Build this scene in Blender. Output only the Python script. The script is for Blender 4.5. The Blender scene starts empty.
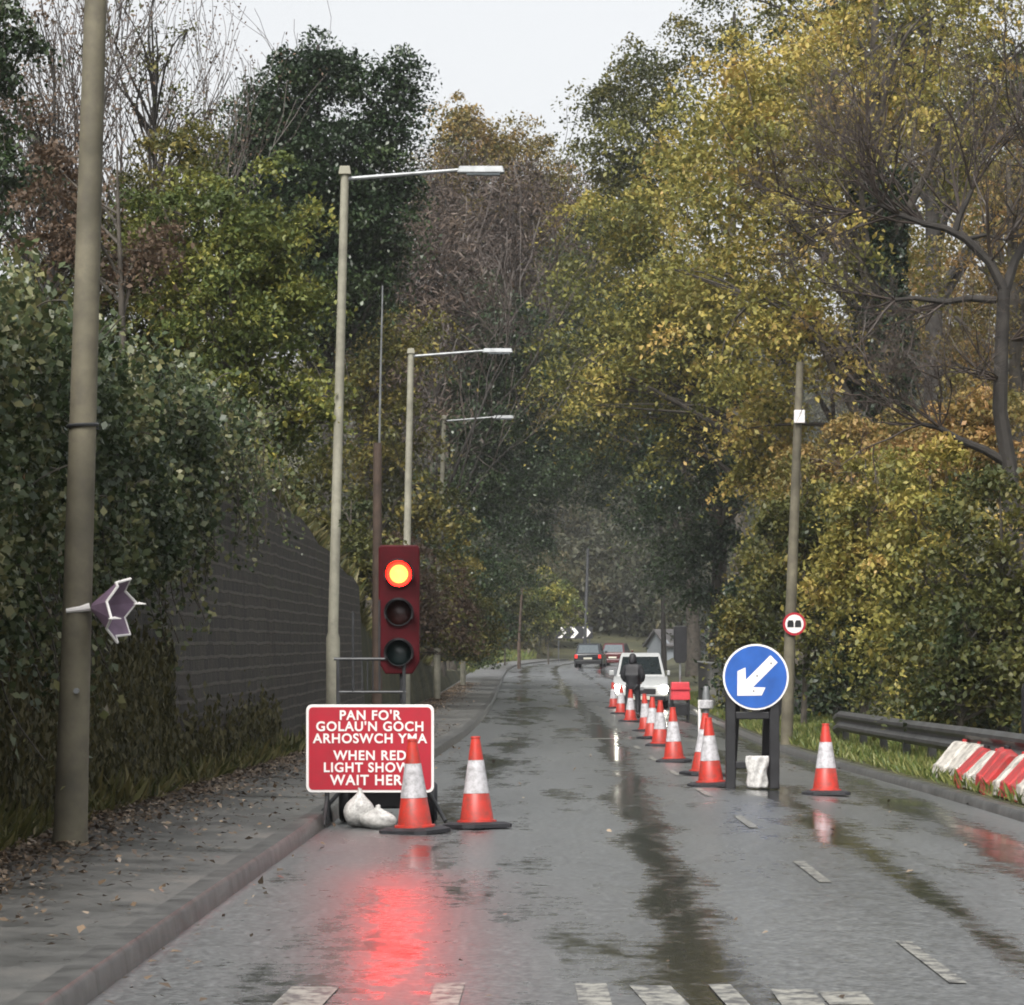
import bpy, bmesh, math, random
import numpy as np
from mathutils import Vector, Matrix
R = math.radians
random.seed(7); rng = np.random.default_rng(11)
S = bpy.context.scene
COL = S.collection
# ---------------------------------------------------------------- camera, sky, sun, exposure
FPX, HX, HY, CH = 3200.0, 512.0, 643.0, 1.52
cam_d = bpy.data.cameras.new('camera'); cam = bpy.data.objects.new('camera', cam_d); COL.objects.link(cam)
cam.location = (0, 0, CH); cam.rotation_euler = (R(90), 0, 0)
cam_d.sensor_width = 36.0; cam_d.lens = 36.0 * FPX / 1024; cam_d.shift_y = (HY - 502.5) / 1024
cam_d.clip_start = 0.5; cam_d.clip_end = 3000
S.camera = cam
W = bpy.data.worlds.new('World'); S.world = W; W.use_nodes = True
wt = W.node_tree; bg = wt.nodes['Background']
sky = wt.nodes.new('ShaderNodeTexSky'); sky.sky_type = 'NISHITA'; sky.sun_disc = False
sky.sun_elevation = R(48); sky.sun_rotation = R(200); sky.dust_density = 4; sky.air_density = 1.0; sky.ozone_density = 1.0
hs = wt.nodes.new('ShaderNodeHueSaturation'); hs.inputs['Saturation'].default_value = 0.12
wt.links.new(sky.outputs[0], hs.inputs['Color']); wt.links.new(hs.outputs[0], bg.inputs[0])
bg.inputs[1].default_value = 0.088
sun_d = bpy.data.lights.new('sun', 'SUN'); sun = bpy.data.objects.new('sun', sun_d); COL.objects.link(sun)
sun_d.energy = 1.5; sun_d.angle = R(25); sun_d.color = (1.0, 0.96, 0.9)
sun.rotation_euler = (R(90 - 48), 0, R(-20)); sun.location = (0, 0, 60)
S.view_settings.view_transform = 'Standard'; S.view_settings.look = 'None'; S.view_settings.exposure = 1.35; S.view_settings.gamma = 1.0
cy = S.cycles
cy.max_bounces = 6; cy.diffuse_bounces = 3; cy.glossy_bounces = 3; cy.transmission_bounces = 4; cy.volume_bounces = 0
cy.use_denoising = True; cy.sample_clamp_indirect = 4; cy.filter_width = 1.9
cy.caustics_reflective = False; cy.caustics_refractive = False

# ---------------------------------------------------------------- the lie of the land
def curve(pts):
    xs = np.array([p[0] for p in pts], float); ys = np.array([p[1] for p in pts], float)
    d = np.diff(ys) / np.diff(xs); m = np.zeros(len(xs)); m[0] = d[0]; m[-1] = d[-1]
    for i in range(1, len(xs) - 1):
        m[i] = 0 if d[i-1] * d[i] <= 0 else 2 * d[i-1] * d[i] / (d[i-1] + d[i])
    def f(x):
        x = np.clip(np.asarray(x, float), xs[0], xs[-1]); i = np.clip(np.searchsorted(xs, x) - 1, 0, len(xs) - 2)
        h = xs[i+1] - xs[i]; t = (x - xs[i]) / h
        return (2*t**3-3*t**2+1)*ys[i] + (t**3-2*t**2+t)*h*m[i] + (-2*t**3+3*t**2)*ys[i+1] + (t**3-t**2)*h*m[i+1]
    return f
zg = curve([(-30, 0), (25, 0), (45, -.12), (60, -.21), (75, -.3), (90, -.35), (105, -.36), (130, -.29), (160, -.15), (200, 0), (260, .1), (420, .2)])
xl = curve([(-30, -2.2), (0, -1.98), (13, -1.81), (26, -1.56), (48, -1.07), (62, -.83), (85, -.66), (103, -.58), (131, -.5), (174, -.3), (200, .1), (230, 1.7), (260, 4.3), (300, 9), (420, 30)])
xr = curve([(-30, 4.75), (20, 4.72), (34, 4.66), (52, 4.5), (76, 4.9), (100, 5.4), (136, 6.3), (174, 7.1), (200, 8.2), (230, 10.2), (260, 12.6), (300, 17.5), (420, 38)])
xc = curve([(-30, 2.05), (26, 1.99), (50, 2.0), (76, 2.27), (87, 2.38), (136, 3.0), (174, 3.5), (200, 4.1), (230, 5.8), (260, 8.4), (300, 13), (420, 34)])
xw = curve([(-30, -4.1), (20, -3.75), (36, -3.4), (48, -3.2), (75, -2.95), (100, -2.6), (131, -2.3), (174, -2.0), (200, -1.6), (230, -.2), (260, 2.0), (300, 6.7), (420, 27)])
hb = curve([(-30, 3.6), (20, 3.7), (37, 3.9), (57, 3.3), (66, 2.9), (75, 1.9), (100, 1.3), (130, .6), (180, .15), (420, .1)])
bank_k = curve([(-30, 1), (90, 1), (130, .8), (175, .35), (210, .1), (420, .1)])
hill = curve([(-30, 0), (255, 0), (290, 2.0), (330, 9), (380, 22), (480, 42), (650, 55)])
def terrain(X, Y):
    X = np.asarray(X, float); Y = np.asarray(Y, float)
    dl = np.maximum(xw(Y) - .12 - X, 0); dr = np.maximum(X - xr(Y), 0)
    zl = np.where(dl > 0, np.minimum(dl / .25, 1) * hb(Y) + bank_k(Y) * (np.minimum(dl, 14) * .42 + np.maximum(dl - 14, 0) * .12), 0)
    zr = np.where(dr > 0, -.11 + .1 + np.clip(dr - .3, 0, 1.5) * .1 + np.clip(dr - 1.8, 0, 60) * .12, 0)
    return zg(Y) + zl + zr + hill(Y)
def road_z(x, Y):
    t = (x - float(xl(Y))) / (float(xr(Y)) - float(xl(Y))); return float(zg(Y)) - .11 * max(0, (t - .55) / .45) ** 1.3
def TZ(x, y): return float(terrain(x, y))
def at(px, py, Y): return Vector(((px - HX) * Y / FPX, Y, CH - (py - HY) * Y / FPX))
def ground(px, py):
    Y = 12.0
    while Y < 420 and CH - (py - HY) * Y / FPX > float(zg(Y)): Y += .05
    return Vector(((px - HX) * Y / FPX, Y, float(zg(Y))))

# ---------------------------------------------------------------- materials
def nodes_mat(name):
    m = bpy.data.materials.new(name); m.use_nodes = True
    nt = m.node_tree; b = nt.nodes['Principled BSDF']
    return m, nt, b
def N(nt, t, **kw):
    n = nt.nodes.new(t)
    for k, v in kw.items():
        if k in n.inputs: n.inputs[k].default_value = v
        else: setattr(n, k, v)
    return n
def ramp(nt, stops):
    r = nt.nodes.new('ShaderNodeValToRGB'); e = r.color_ramp.elements
    while len(e) < len(stops): e.new(.5)
    for i, (p, c) in enumerate(stops):
        e[i].position = p; e[i].color = (*c, 1) if len(c) == 3 else c
    return r
def mat(name, col, rough=.6, metal=0.0, spec=.5, var=.25, scale=8.0, bump=0.0, emit=None, es=1.0, dirt=0.0):
    """plain surface: a little tonal wear from noise, grime, optional bump"""
    m, nt, b = nodes_mat(name)
    tc = N(nt, 'ShaderNodeTexCoord'); nz = N(nt, 'ShaderNodeTexNoise', Scale=scale, Detail=6.0)
    nt.links.new(tc.outputs['Object'], nz.inputs['Vector'])
    lo = tuple(max(0, c * (1 - var)) for c in col); hi = tuple(min(1, c * (1 + var * .6)) for c in col)
    rp = ramp(nt, [(.3, lo), (.7, hi)]); nt.links.new(nz.outputs['Fac'], rp.inputs[0])
    out = rp.outputs[0]
    if dirt:
        n2 = N(nt, 'ShaderNodeTexNoise', Scale=scale * 2.7, Detail=8.0, Roughness=.7); nt.links.new(tc.outputs['Object'], n2.inputs['Vector'])
        r2 = ramp(nt, [(.45, (0, 0, 0)), (.68, (dirt, dirt, dirt))]); nt.links.new(n2.outputs['Fac'], r2.inputs[0])
        mx = N(nt, 'ShaderNodeMixRGB'); mx.inputs[2].default_value = (.07, .06, .05, 1)
        nt.links.new(r2.outputs[0], mx.inputs[0]); nt.links.new(out, mx.inputs[1]); out = mx.outputs[0]
    nt.links.new(out, b.inputs['Base Color'])
    b.inputs['Roughness'].default_value = rough; b.inputs['Metallic'].default_value = metal
    b.inputs['Specular IOR Level'].default_value = spec
    if bump:
        bp = N(nt, 'ShaderNodeBump', Strength=bump, Distance=.02); nt.links.new(nz.outputs['Fac'], bp.inputs['Height']); nt.links.new(bp.outputs[0], b.inputs['Normal'])
    if emit:
        b.inputs['Emission Color'].default_value = (*emit, 1); b.inputs['Emission Strength'].default_value = es
    return m
def leaf_mat(name, stops, rough=.5, spec=.35, trans=.3, nscale=.7):
    """leaf colours picked per leaf and per clump (attribute 'tone') and drifting slowly through the plant"""
    m, nt, b = nodes_mat(name)
    a = N(nt, 'ShaderNodeAttribute', attribute_name='tone'); tc = N(nt, 'ShaderNodeTexCoord')
    nz = N(nt, 'ShaderNodeTexNoise', Scale=nscale, Detail=2.0); nt.links.new(tc.outputs['Object'], nz.inputs['Vector'])
    oi = N(nt, 'ShaderNodeObjectInfo')
    m1 = N(nt, 'ShaderNodeMath', operation='MULTIPLY_ADD'); nt.links.new(nz.outputs['Fac'], m1.inputs[0]); m1.inputs[1].default_value = .9; m1.inputs[2].default_value = -.5
    m2 = N(nt, 'ShaderNodeMath', operation='ADD'); nt.links.new(a.outputs['Fac'], m2.inputs[0]); nt.links.new(m1.outputs[0], m2.inputs[1])
    m3 = N(nt, 'ShaderNodeMath', operation='MULTIPLY_ADD'); nt.links.new(oi.outputs['Random'], m3.inputs[0]); m3.inputs[1].default_value = .2; nt.links.new(m2.outputs[0], m3.inputs[2])
    rp = ramp(nt, stops); nt.links.new(m3.outputs[0], rp.inputs[0])
    nt.links.new(rp.outputs[0], b.inputs['Base Color']); b.inputs['Roughness'].default_value = rough; b.inputs['Specular IOR Level'].default_value = spec
    tr = N(nt, 'ShaderNodeBsdfTranslucent'); nt.links.new(rp.outputs[0], tr.inputs[0])
    mx = N(nt, 'ShaderNodeMixShader'); mx.inputs[0].default_value = trans
    o = nt.nodes['Material Output']
    nt.links.new(b.outputs[0], mx.inputs[1]); nt.links.new(tr.outputs[0], mx.inputs[2]); nt.links.new(mx.outputs[0], o.inputs[0])
    return m
M = {}
M['autumn'] = leaf_mat('autumn leaves', [(0, (.06, .07, .02)), (.28, (.135, .14, .036)), (.52, (.26, .24, .06)), (.8, (.41, .325, .085)), (1, (.46, .31, .105))])
M['amber'] = leaf_mat('amber leaves', [(0, (.07, .075, .025)), (.38, (.16, .14, .045)), (.7, (.30, .21, .07)), (1, (.38, .22, .09))])
M['olive'] = leaf_mat('olive leaves', [(0, (.025, .04, .015)), (.4, (.06, .07, .022)), (.75, (.125, .12, .03)), (1, (.24, .19, .05))])
M['dark'] = leaf_mat('evergreen leaves', [(0, (.012, .025, .012)), (.5, (.028, .05, .02)), (1, (.06, .085, .03))], rough=.38, spec=.5, trans=.15)
M['ivy'] = leaf_mat('ivy leaves', [(0, (.018, .03, .012)), (.45, (.04, .062, .024)), (.8, (.09, .11, .045)), (1, (.19, .185, .08))], rough=.4, spec=.45, trans=.2)
M['hazel'] = leaf_mat('yellow green leaves', [(0, (.04, .06, .022)), (.45, (.10, .13, .035)), (.75, (.20, .21, .05)), (1, (.36, .31, .07))])
M['rust'] = leaf_mat('rusty leaves', [(0, (.06, .045, .032)), (.5, (.12, .08, .052)), (1, (.2, .14, .10))])
M['twig'] = leaf_mat('bare brown twigs', [(0, (.045, .035, .03)), (.5, (.08, .06, .05)), (1, (.14, .10, .07))], trans=.05)
M['farwood'] = leaf_mat('misty wood leaves', [(0, (.025, .03, .018)), (.45, (.055, .058, .03)), (.8, (.11, .095, .045)), (1, (.2, .13, .055))])
M['wallmoss'] = leaf_mat('wall moss', [(0, (.035, .035, .016)), (.5, (.075, .072, .03)), (1, (.14, .125, .055))], nscale=1.2)
M['grass'] = leaf_mat('verge grass', [(0, (.05, .08, .02)), (.5, (.11, .15, .035)), (1, (.22, .22, .07))], nscale=1.5)
M['drygrass'] = leaf_mat('bank grass', [(0, (.05, .06, .02)), (.5, (.11, .11, .035)), (1, (.2, .17, .07))], nscale=1.5)
M['litter'] = leaf_mat('fallen leaves', [(0, (.04, .028, .018)), (.4, (.10, .068, .042)), (.75, (.2, .14, .09)), (1, (.32, .25, .18))], rough=.4, spec=.5, trans=.05)
M['bark'] = mat('bark', (.07, .06, .048), .85, var=.5, scale=6, bump=.6)
M['darkbark'] = mat('dark wet bark', (.03, .026, .022), .85, var=.5, scale=5, bump=.6)
M['polewood'] = mat('weathered pole wood', (.14, .125, .085), .75, var=.45, scale=3, bump=.3, dirt=.5)
M['brownwood'] = mat('brown pole wood', (.075, .05, .036), .8, var=.4, scale=4, bump=.3)
M['concrete'] = mat('pale lamp column', (.25, .24, .185), .7, var=.3, scale=2.5, dirt=.35)
M['galv'] = mat('galvanised steel', (.26, .27, .275), .5, .6, var=.3, scale=5)
M['darksteel'] = mat('dull dark steel', (.05, .052, .055), .45, .3, var=.4)
M['black'] = mat('black plastic', (.016, .016, .018), .42, var=.4)
M['rubber'] = mat('black rubber', (.022, .022, .026), .6, var=.4, scale=12)
M['conered'] = mat('red cone plastic', (.50, .035, .022), .45, var=.25, scale=5, dirt=.6)
M['conewhite'] = mat('white reflective sleeve', (.52, .51, .53), .4, var=.2, scale=9, dirt=.55)
M['signred'] = mat('red sign face', (.40, .012, .028), .45, var=.12, scale=4, dirt=.12)
M['signwhite'] = mat('white sign paint', (.80, .77, .75), .45, var=.06, scale=6)
M['signblue'] = mat('blue sign face', (.018, .10, .40), .38, var=.25, scale=4, dirt=.08)
M['sandbag'] = mat('white woven sandbag', (.55, .54, .52), .5, var=.35, scale=14, bump=.4, dirt=.5)
M['housing'] = mat('signal plastic with painted red glow', (.06, .003, .006), .55, spec=.15, var=.3, scale=6)  # dark red is the lit lamp's glow put into the black housing's colour
M['lampred'] = mat('lit red lens', (.9, .1, .02), .3, emit=(1.0, .002, .001), es=26)
M['lampcore'] = mat('lit lamp core', (1, .5, .1), .3, emit=(1.0, .60, .10), es=1.0)
M['lensamber'] = mat('unlit amber lens', (.04, .008, .006), .35)
M['lensgreen'] = mat('unlit green lens', (.012, .028, .028), .3)
M['barred'] = mat('red barrier plastic', (.42, .03, .03), .5, var=.3, scale=4, dirt=.6)
M['barwhite'] = mat('white barrier plastic', (.5, .47, .42), .5, var=.25, scale=4, dirt=.75)
M['carwhite'] = mat('white car paint', (.40, .41, .41), .25, var=.05, dirt=.15)
M['cardark'] = mat('dark car paint', (.02, .024, .028), .25, var=.2)
M['carred'] = mat('dark red car paint', (.07, .01, .012), .25, var=.15)
M['glass'] = mat('dark car glass', (.015, .02, .022), .06, var=.2)
M['greyglass'] = mat('car glass reflecting', (.10, .12, .13), .08, var=.2)
M['headlamp'] = mat('lit headlamp', (.9, .9, .8), .3, emit=(1.0, .95, .80), es=24)
M['taillamp'] = mat('red tail lamp', (.5, .02, .02), .3, emit=(1, .05, .03), es=.3)
M['plate'] = mat('number plate', (.62, .6, .5), .4, var=.05)
M['clothes'] = mat('black waterproof cloth', (.012, .012, .015), .6, var=.4, scale=10, bump=.2)
M['skin'] = mat('skin', (.45, .28, .2), .5, var=.1)
M['purple'] = mat('purple card', (.20, .135, .20), .55, var=.25, scale=10)
M['redbox'] = mat('red battery box', (.60, .045, .06), .4, var=.15, dirt=.15)
M['housewall'] = mat('pale render', (.2, .22, .24), .8, var=.1)
M['rooftile'] = mat('roof tile', (.09, .085, .085), .8, var=.3)
M['fencewood'] = mat('black stained timber', (.018, .017, .016), .6, var=.5)

def soil_mat():
    m, nt, b = nodes_mat('bank soil')
    tc = N(nt, 'ShaderNodeTexCoord'); n1 = N(nt, 'ShaderNodeTexNoise', Scale=.5, Detail=8.0)
    nt.links.new(tc.outputs['Object'], n1.inputs['Vector'])
    r = ramp(nt, [(.3, (.03, .035, .015)), (.5, (.055, .055, .025)), (.7, (.09, .085, .035))]); nt.links.new(n1.outputs['Fac'], r.inputs[0])
    nt.links.new(r.outputs[0], b.inputs['Base Color']); b.inputs['Roughness'].default_value = .9
    n2 = N(nt, 'ShaderNodeTexNoise', Scale=6.0, Detail=6.0); nt.links.new(tc.outputs['Object'], n2.inputs['Vector'])
    bp = N(nt, 'ShaderNodeBump', Strength=.8, Distance=.15); nt.links.new(n2.outputs['Fac'], bp.inputs['Height']); nt.links.new(bp.outputs[0], b.inputs['Normal'])
    return m
def math_(nt, op, a, b=None, c=None):
    n = N(nt, 'ShaderNodeMath', operation=op)
    for i, v in enumerate((a, b, c)):
        if v is None: continue
        if hasattr(v, 'links') or hasattr(v, 'is_output'): nt.links.new(v, n.inputs[i])
        else: n.inputs[i].default_value = v
    return n.outputs[0]
def road_mat():
    """wet asphalt: rough grey film, with smoother water lying in the wheel tracks (lane coordinate stored on the mesh as 'lat')"""
    m, nt, b = nodes_mat('wet asphalt')
    tc = N(nt, 'ShaderNodeTexCoord'); la = N(nt, 'ShaderNodeAttribute', attribute_name='lat')
    mp = N(nt, 'ShaderNodeMapping'); mp.inputs['Scale'].default_value = (1.0, .16, 1); nt.links.new(tc.outputs['Object'], mp.inputs['Vector'])
    nA = N(nt, 'ShaderNodeTexNoise', Scale=2.2, Detail=7.0, Roughness=.65); nt.links.new(mp.outputs[0], nA.inputs['Vector'])
    nB = N(nt, 'ShaderNodeTexNoise', Scale=.55, Detail=3.0); nt.links.new(mp.outputs[0], nB.inputs['Vector'])
    lat = la.outputs['Fac']
    wob = math_(nt, 'MULTIPLY_ADD', nB.outputs['Fac'], .5, -.25); lat2 = math_(nt, 'ADD', lat, wob)
    tot = None
    for c, w, amp in ((2.62, .22, .62), (.95, .35, .34), (5.35, .36, .6), (4.2, .16, .42)):
        d = math_(nt, 'SUBTRACT', lat2, c); d = math_(nt, 'DIVIDE', d, w); d = math_(nt, 'MULTIPLY', d, d); g = math_(nt, 'MULTIPLY', d, -1.0)
        g = math_(nt, 'EXPONENT', g); g = math_(nt, 'MULTIPLY', g, amp)
        tot = g if tot is None else math_(nt, 'ADD', tot, g)
    w0 = math_(nt, 'MULTIPLY_ADD', nA.outputs['Fac'], 1.5, -.75); w1 = math_(nt, 'ADD', tot, w0)
    wB = math_(nt, 'MULTIPLY_ADD', nB.outputs['Fac'], 1.5, -.75); w1 = math_(nt, 'ADD', w1, wB)
    nC = N(nt, 'ShaderNodeTexNoise', Scale=5.0, Detail=8.0, Roughness=.7); nt.links.new(tc.outputs['Object'], nC.inputs['Vector'])
    wC = math_(nt, 'MULTIPLY_ADD', nC.outputs['Fac'], 1.9, -.95); w1 = math_(nt, 'ADD', w1, wC)
    wr = ramp(nt, [(.06, (0, 0, 0)), (.5, (1, 1, 1))]); nt.links.new(w1, wr.inputs[0]); wet = wr.outputs[0]
    f = N(nt, 'ShaderNodeTexNoise', Scale=22.0, Detail=8.0, Roughness=.8); nt.links.new(tc.outputs['Object'], f.inputs['Vector'])
    big = N(nt, 'ShaderNodeTexNoise', Scale=1.1, Detail=6.0); nt.links.new(mp.outputs[0], big.inputs['Vector'])
    c1 = ramp(nt, [(.36, (.03, .032, .033)), (.5, (.10, .105, .106)), (.64, (.23, .24, .24))]); nt.links.new(f.outputs['Fac'], c1.inputs[0])
    c2 = ramp(nt, [(.36, (.55, .55, .55)), (.62, (1.2, 1.2, 1.2))]); nt.links.new(math_(nt, 'MULTIPLY_ADD', big.outputs['Fac'], .4, math_(nt, 'MULTIPLY', nC.outputs['Fac'], .6)), c2.inputs[0])
    mu = N(nt, 'ShaderNodeMixRGB', blend_type='MULTIPLY'); mu.inputs[0].default_value = 1; nt.links.new(c1.outputs[0], mu.inputs[1]); nt.links.new(c2.outputs[0], mu.inputs[2])
    wd = N(nt, 'ShaderNodeMixRGB', blend_type='MULTIPLY'); nt.links.new(wet, wd.inputs[0]); nt.links.new(mu.outputs[0], wd.inputs[1]); wd.inputs[2].default_value = (.35, .35, .35, 1)
    nt.links.new(wd.outputs[0], b.inputs['Base Color'])
    rr = math_(nt, 'MULTIPLY_ADD', wet, -.28, .37); rr = math_(nt, 'ADD', rr, math_(nt, 'MULTIPLY_ADD', nC.outputs['Fac'], .3, -.15)); nt.links.new(rr, b.inputs['Roughness'])
    b.inputs['IOR'].default_value = 1.5; b.inputs['Specular IOR Level'].default_value = .75
    bst = math_(nt, 'MULTIPLY_ADD', wet, -.8, .9)
    f2 = N(nt, 'ShaderNodeTexNoise', Scale=30.0, Detail=5.0, Roughness=.7); nt.links.new(tc.outputs['Object'], f2.inputs['Vector'])
    bp = N(nt, 'ShaderNodeBump', Distance=.003); nt.links.new(bst, bp.inputs['Strength']); nt.links.new(f2.outputs['Fac'], bp.inputs['Height'])
    nt.links.new(bp.outputs[0], b.inputs['Normal'])
    return m
def pave_mat():
    m, nt, b = nodes_mat('damp footway asphalt')
    tc = N(nt, 'ShaderNodeTexCoord'); n1 = N(nt, 'ShaderNodeTexNoise', Scale=1.3, Detail=9.0, Roughness=.7); nt.links.new(tc.outputs['Object'], n1.inputs['Vector'])
    r = ramp(nt, [(.3, (.05, .05, .049)), (.5, (.10, .10, .096)), (.72, (.16, .15, .135))]); nt.links.new(n1.outputs['Fac'], r.inputs[0])
    nt.links.new(r.outputs[0], b.inputs['Base Color'])
    r2 = ramp(nt, [(.35, (.25, .25, .25)), (.6, (.5, .5, .5))]); nt.links.new(n1.outputs['Fac'], r2.inputs[0]); nt.links.new(r2.outputs[0], b.inputs['Roughness'])
    n2 = N(nt, 'ShaderNodeTexNoise', Scale=45.0, Detail=4.0); nt.links.new(tc.outputs['Object'], n2.inputs['Vector'])
    bp = N(nt, 'ShaderNodeBump', Strength=.5, Distance=.008); nt.links.new(n2.outputs['Fac'], bp.inputs['Height']); nt.links.new(bp.outputs[0], b.inputs['Normal'])
    return m
def kerb_mat():
    m, nt, b = nodes_mat('kerb stone')
    tc = N(nt, 'ShaderNodeTexCoord'); sx = N(nt, 'ShaderNodeSeparateXYZ'); nt.links.new(tc.outputs['Object'], sx.inputs[0])
    fr = math_(nt, 'FRACT', math_(nt, 'DIVIDE', sx.outputs['Y'], .92)); jo = math_(nt, 'LESS_THAN', fr, .025)
    n1 = N(nt, 'ShaderNodeTexNoise', Scale=5.0, Detail=8.0); nt.links.new(tc.outputs['Object'], n1.inputs['Vector'])
    r = ramp(nt, [(.3, (.035, .035, .034)), (.7, (.11, .11, .105))]); nt.links.new(n1.outputs['Fac'], r.inputs[0])
    mx = N(nt, 'ShaderNodeMixRGB'); nt.links.new(jo, mx.inputs[0]); nt.links.new(r.outputs[0], mx.inputs[1]); mx.inputs[2].default_value = (.03, .03, .025, 1)
    nt.links.new(mx.outputs[0], b.inputs['Base Color']); b.inputs['Roughness'].default_value = .4
    bp = N(nt, 'ShaderNodeBump', Strength=.4, Distance=.01); nt.links.new(n1.outputs['Fac'], bp.inputs['Height']); nt.links.new(bp.outputs[0], b.inputs['Normal'])
    return m
def wall_mat():
    m, nt, b = nodes_mat('dark coursed masonry')
    tc = N(nt, 'ShaderNodeTexCoord'); sx = N(nt, 'ShaderNodeSeparateXYZ'); nt.links.new(tc.outputs['Object'], sx.inputs[0])
    cb = N(nt, 'ShaderNodeCombineXYZ'); nw = N(nt, 'ShaderNodeTexNoise', Scale=1.6, Detail=2.0); nt.links.new(tc.outputs['Object'], nw.inputs['Vector'])
    nt.links.new(math_(nt, 'MULTIPLY_ADD', nw.outputs['Fac'], .08, sx.outputs['Y']), cb.inputs[0]); nt.links.new(math_(nt, 'MULTIPLY_ADD', nw.outputs['Fac'], .07, sx.outputs['Z']), cb.inputs[1])
    nz = N(nt, 'ShaderNodeTexNoise', Scale=1.5, Detail=4.0); nt.links.new(cb.outputs[0], nz.inputs['Vector'])
    br = N(nt, 'ShaderNodeTexBrick'); br.inputs['Scale'].default_value = 1.0; br.inputs['Brick Width'].default_value = .46; br.inputs['Row Height'].default_value = .155
    br.inputs['Mortar Size'].default_value = .022; br.inputs['Mortar Smooth'].default_value = .3
    br.inputs['Color1'].default_value = (.014, .012, .0115, 1); br.inputs['Color2'].default_value = (.04, .033, .028, 1); br.inputs['Mortar'].default_value = (.085, .077, .07, 1)
    nt.links.new(cb.outputs[0], br.inputs['Vector'])
    ms = ramp(nt, [(.3, (.35, .33, .3)), (.48, (1, .95, .88)), (.58, (.8, .78, .7)), (.75, (.75, .95, .45))]); nt.links.new(nz.outputs['Fac'], ms.inputs[0])
    mu = N(nt, 'ShaderNodeMixRGB', blend_type='MULTIPLY'); mu.inputs[0].default_value = 1; nt.links.new(br.outputs[0], mu.inputs[1]); nt.links.new(ms.outputs[0], mu.inputs[2])
    nt.links.new(mu.outputs[0], b.inputs['Base Color']); b.inputs['Roughness'].default_value = .7
    n2 = N(nt, 'ShaderNodeTexNoise', Scale=14.0, Detail=6.0); nt.links.new(tc.outputs['Object'], n2.inputs['Vector'])
    h = math_(nt, 'MULTIPLY_ADD', br.outputs['Fac'], .6, n2.outputs['Fac'])
    bp = N(nt, 'ShaderNodeBump', Strength=.7, Distance=.03); nt.links.new(h, bp.inputs['Height']); nt.links.new(bp.outputs[0], b.inputs['Normal'])
    return m
def paint_mat(name, thr):
    """worn road paint: flakes away where the noise says, showing asphalt"""
    m, nt, b = nodes_mat(name)
    tc = N(nt, 'ShaderNodeTexCoord'); n1 = N(nt, 'ShaderNodeTexNoise', Scale=9.0, Detail=9.0, Roughness=.75); nt.links.new(tc.outputs['Object'], n1.inputs['Vector'])
    r = ramp(nt, [(thr - .05, (.07, .07, .07)), (thr + .05, (.27, .265, .235)), (.8, (.44, .43, .38))]); nt.links.new(n1.outputs['Fac'], r.inputs[0])
    nt.links.new(r.outputs[0], b.inputs['Base Color']); b.inputs['Roughness'].default_value = .4
    return m
M['oldsteel'] = mat('old guard rail steel', (.07, .072, .07), .5, .3, var=.45, scale=3, dirt=.6)
M['barkrail'] = mat('wet grey rail', (.16, .16, .155), .4, var=.3)
M['soil'] = soil_mat(); M['road'] = road_mat(); M['pave'] = pave_mat(); M['kerb'] = kerb_mat(); M['wall'] = wall_mat()
M['paint'] = paint_mat('worn white paint', .5); M['wornpaint'] = paint_mat('very worn white paint', .48)

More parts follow.
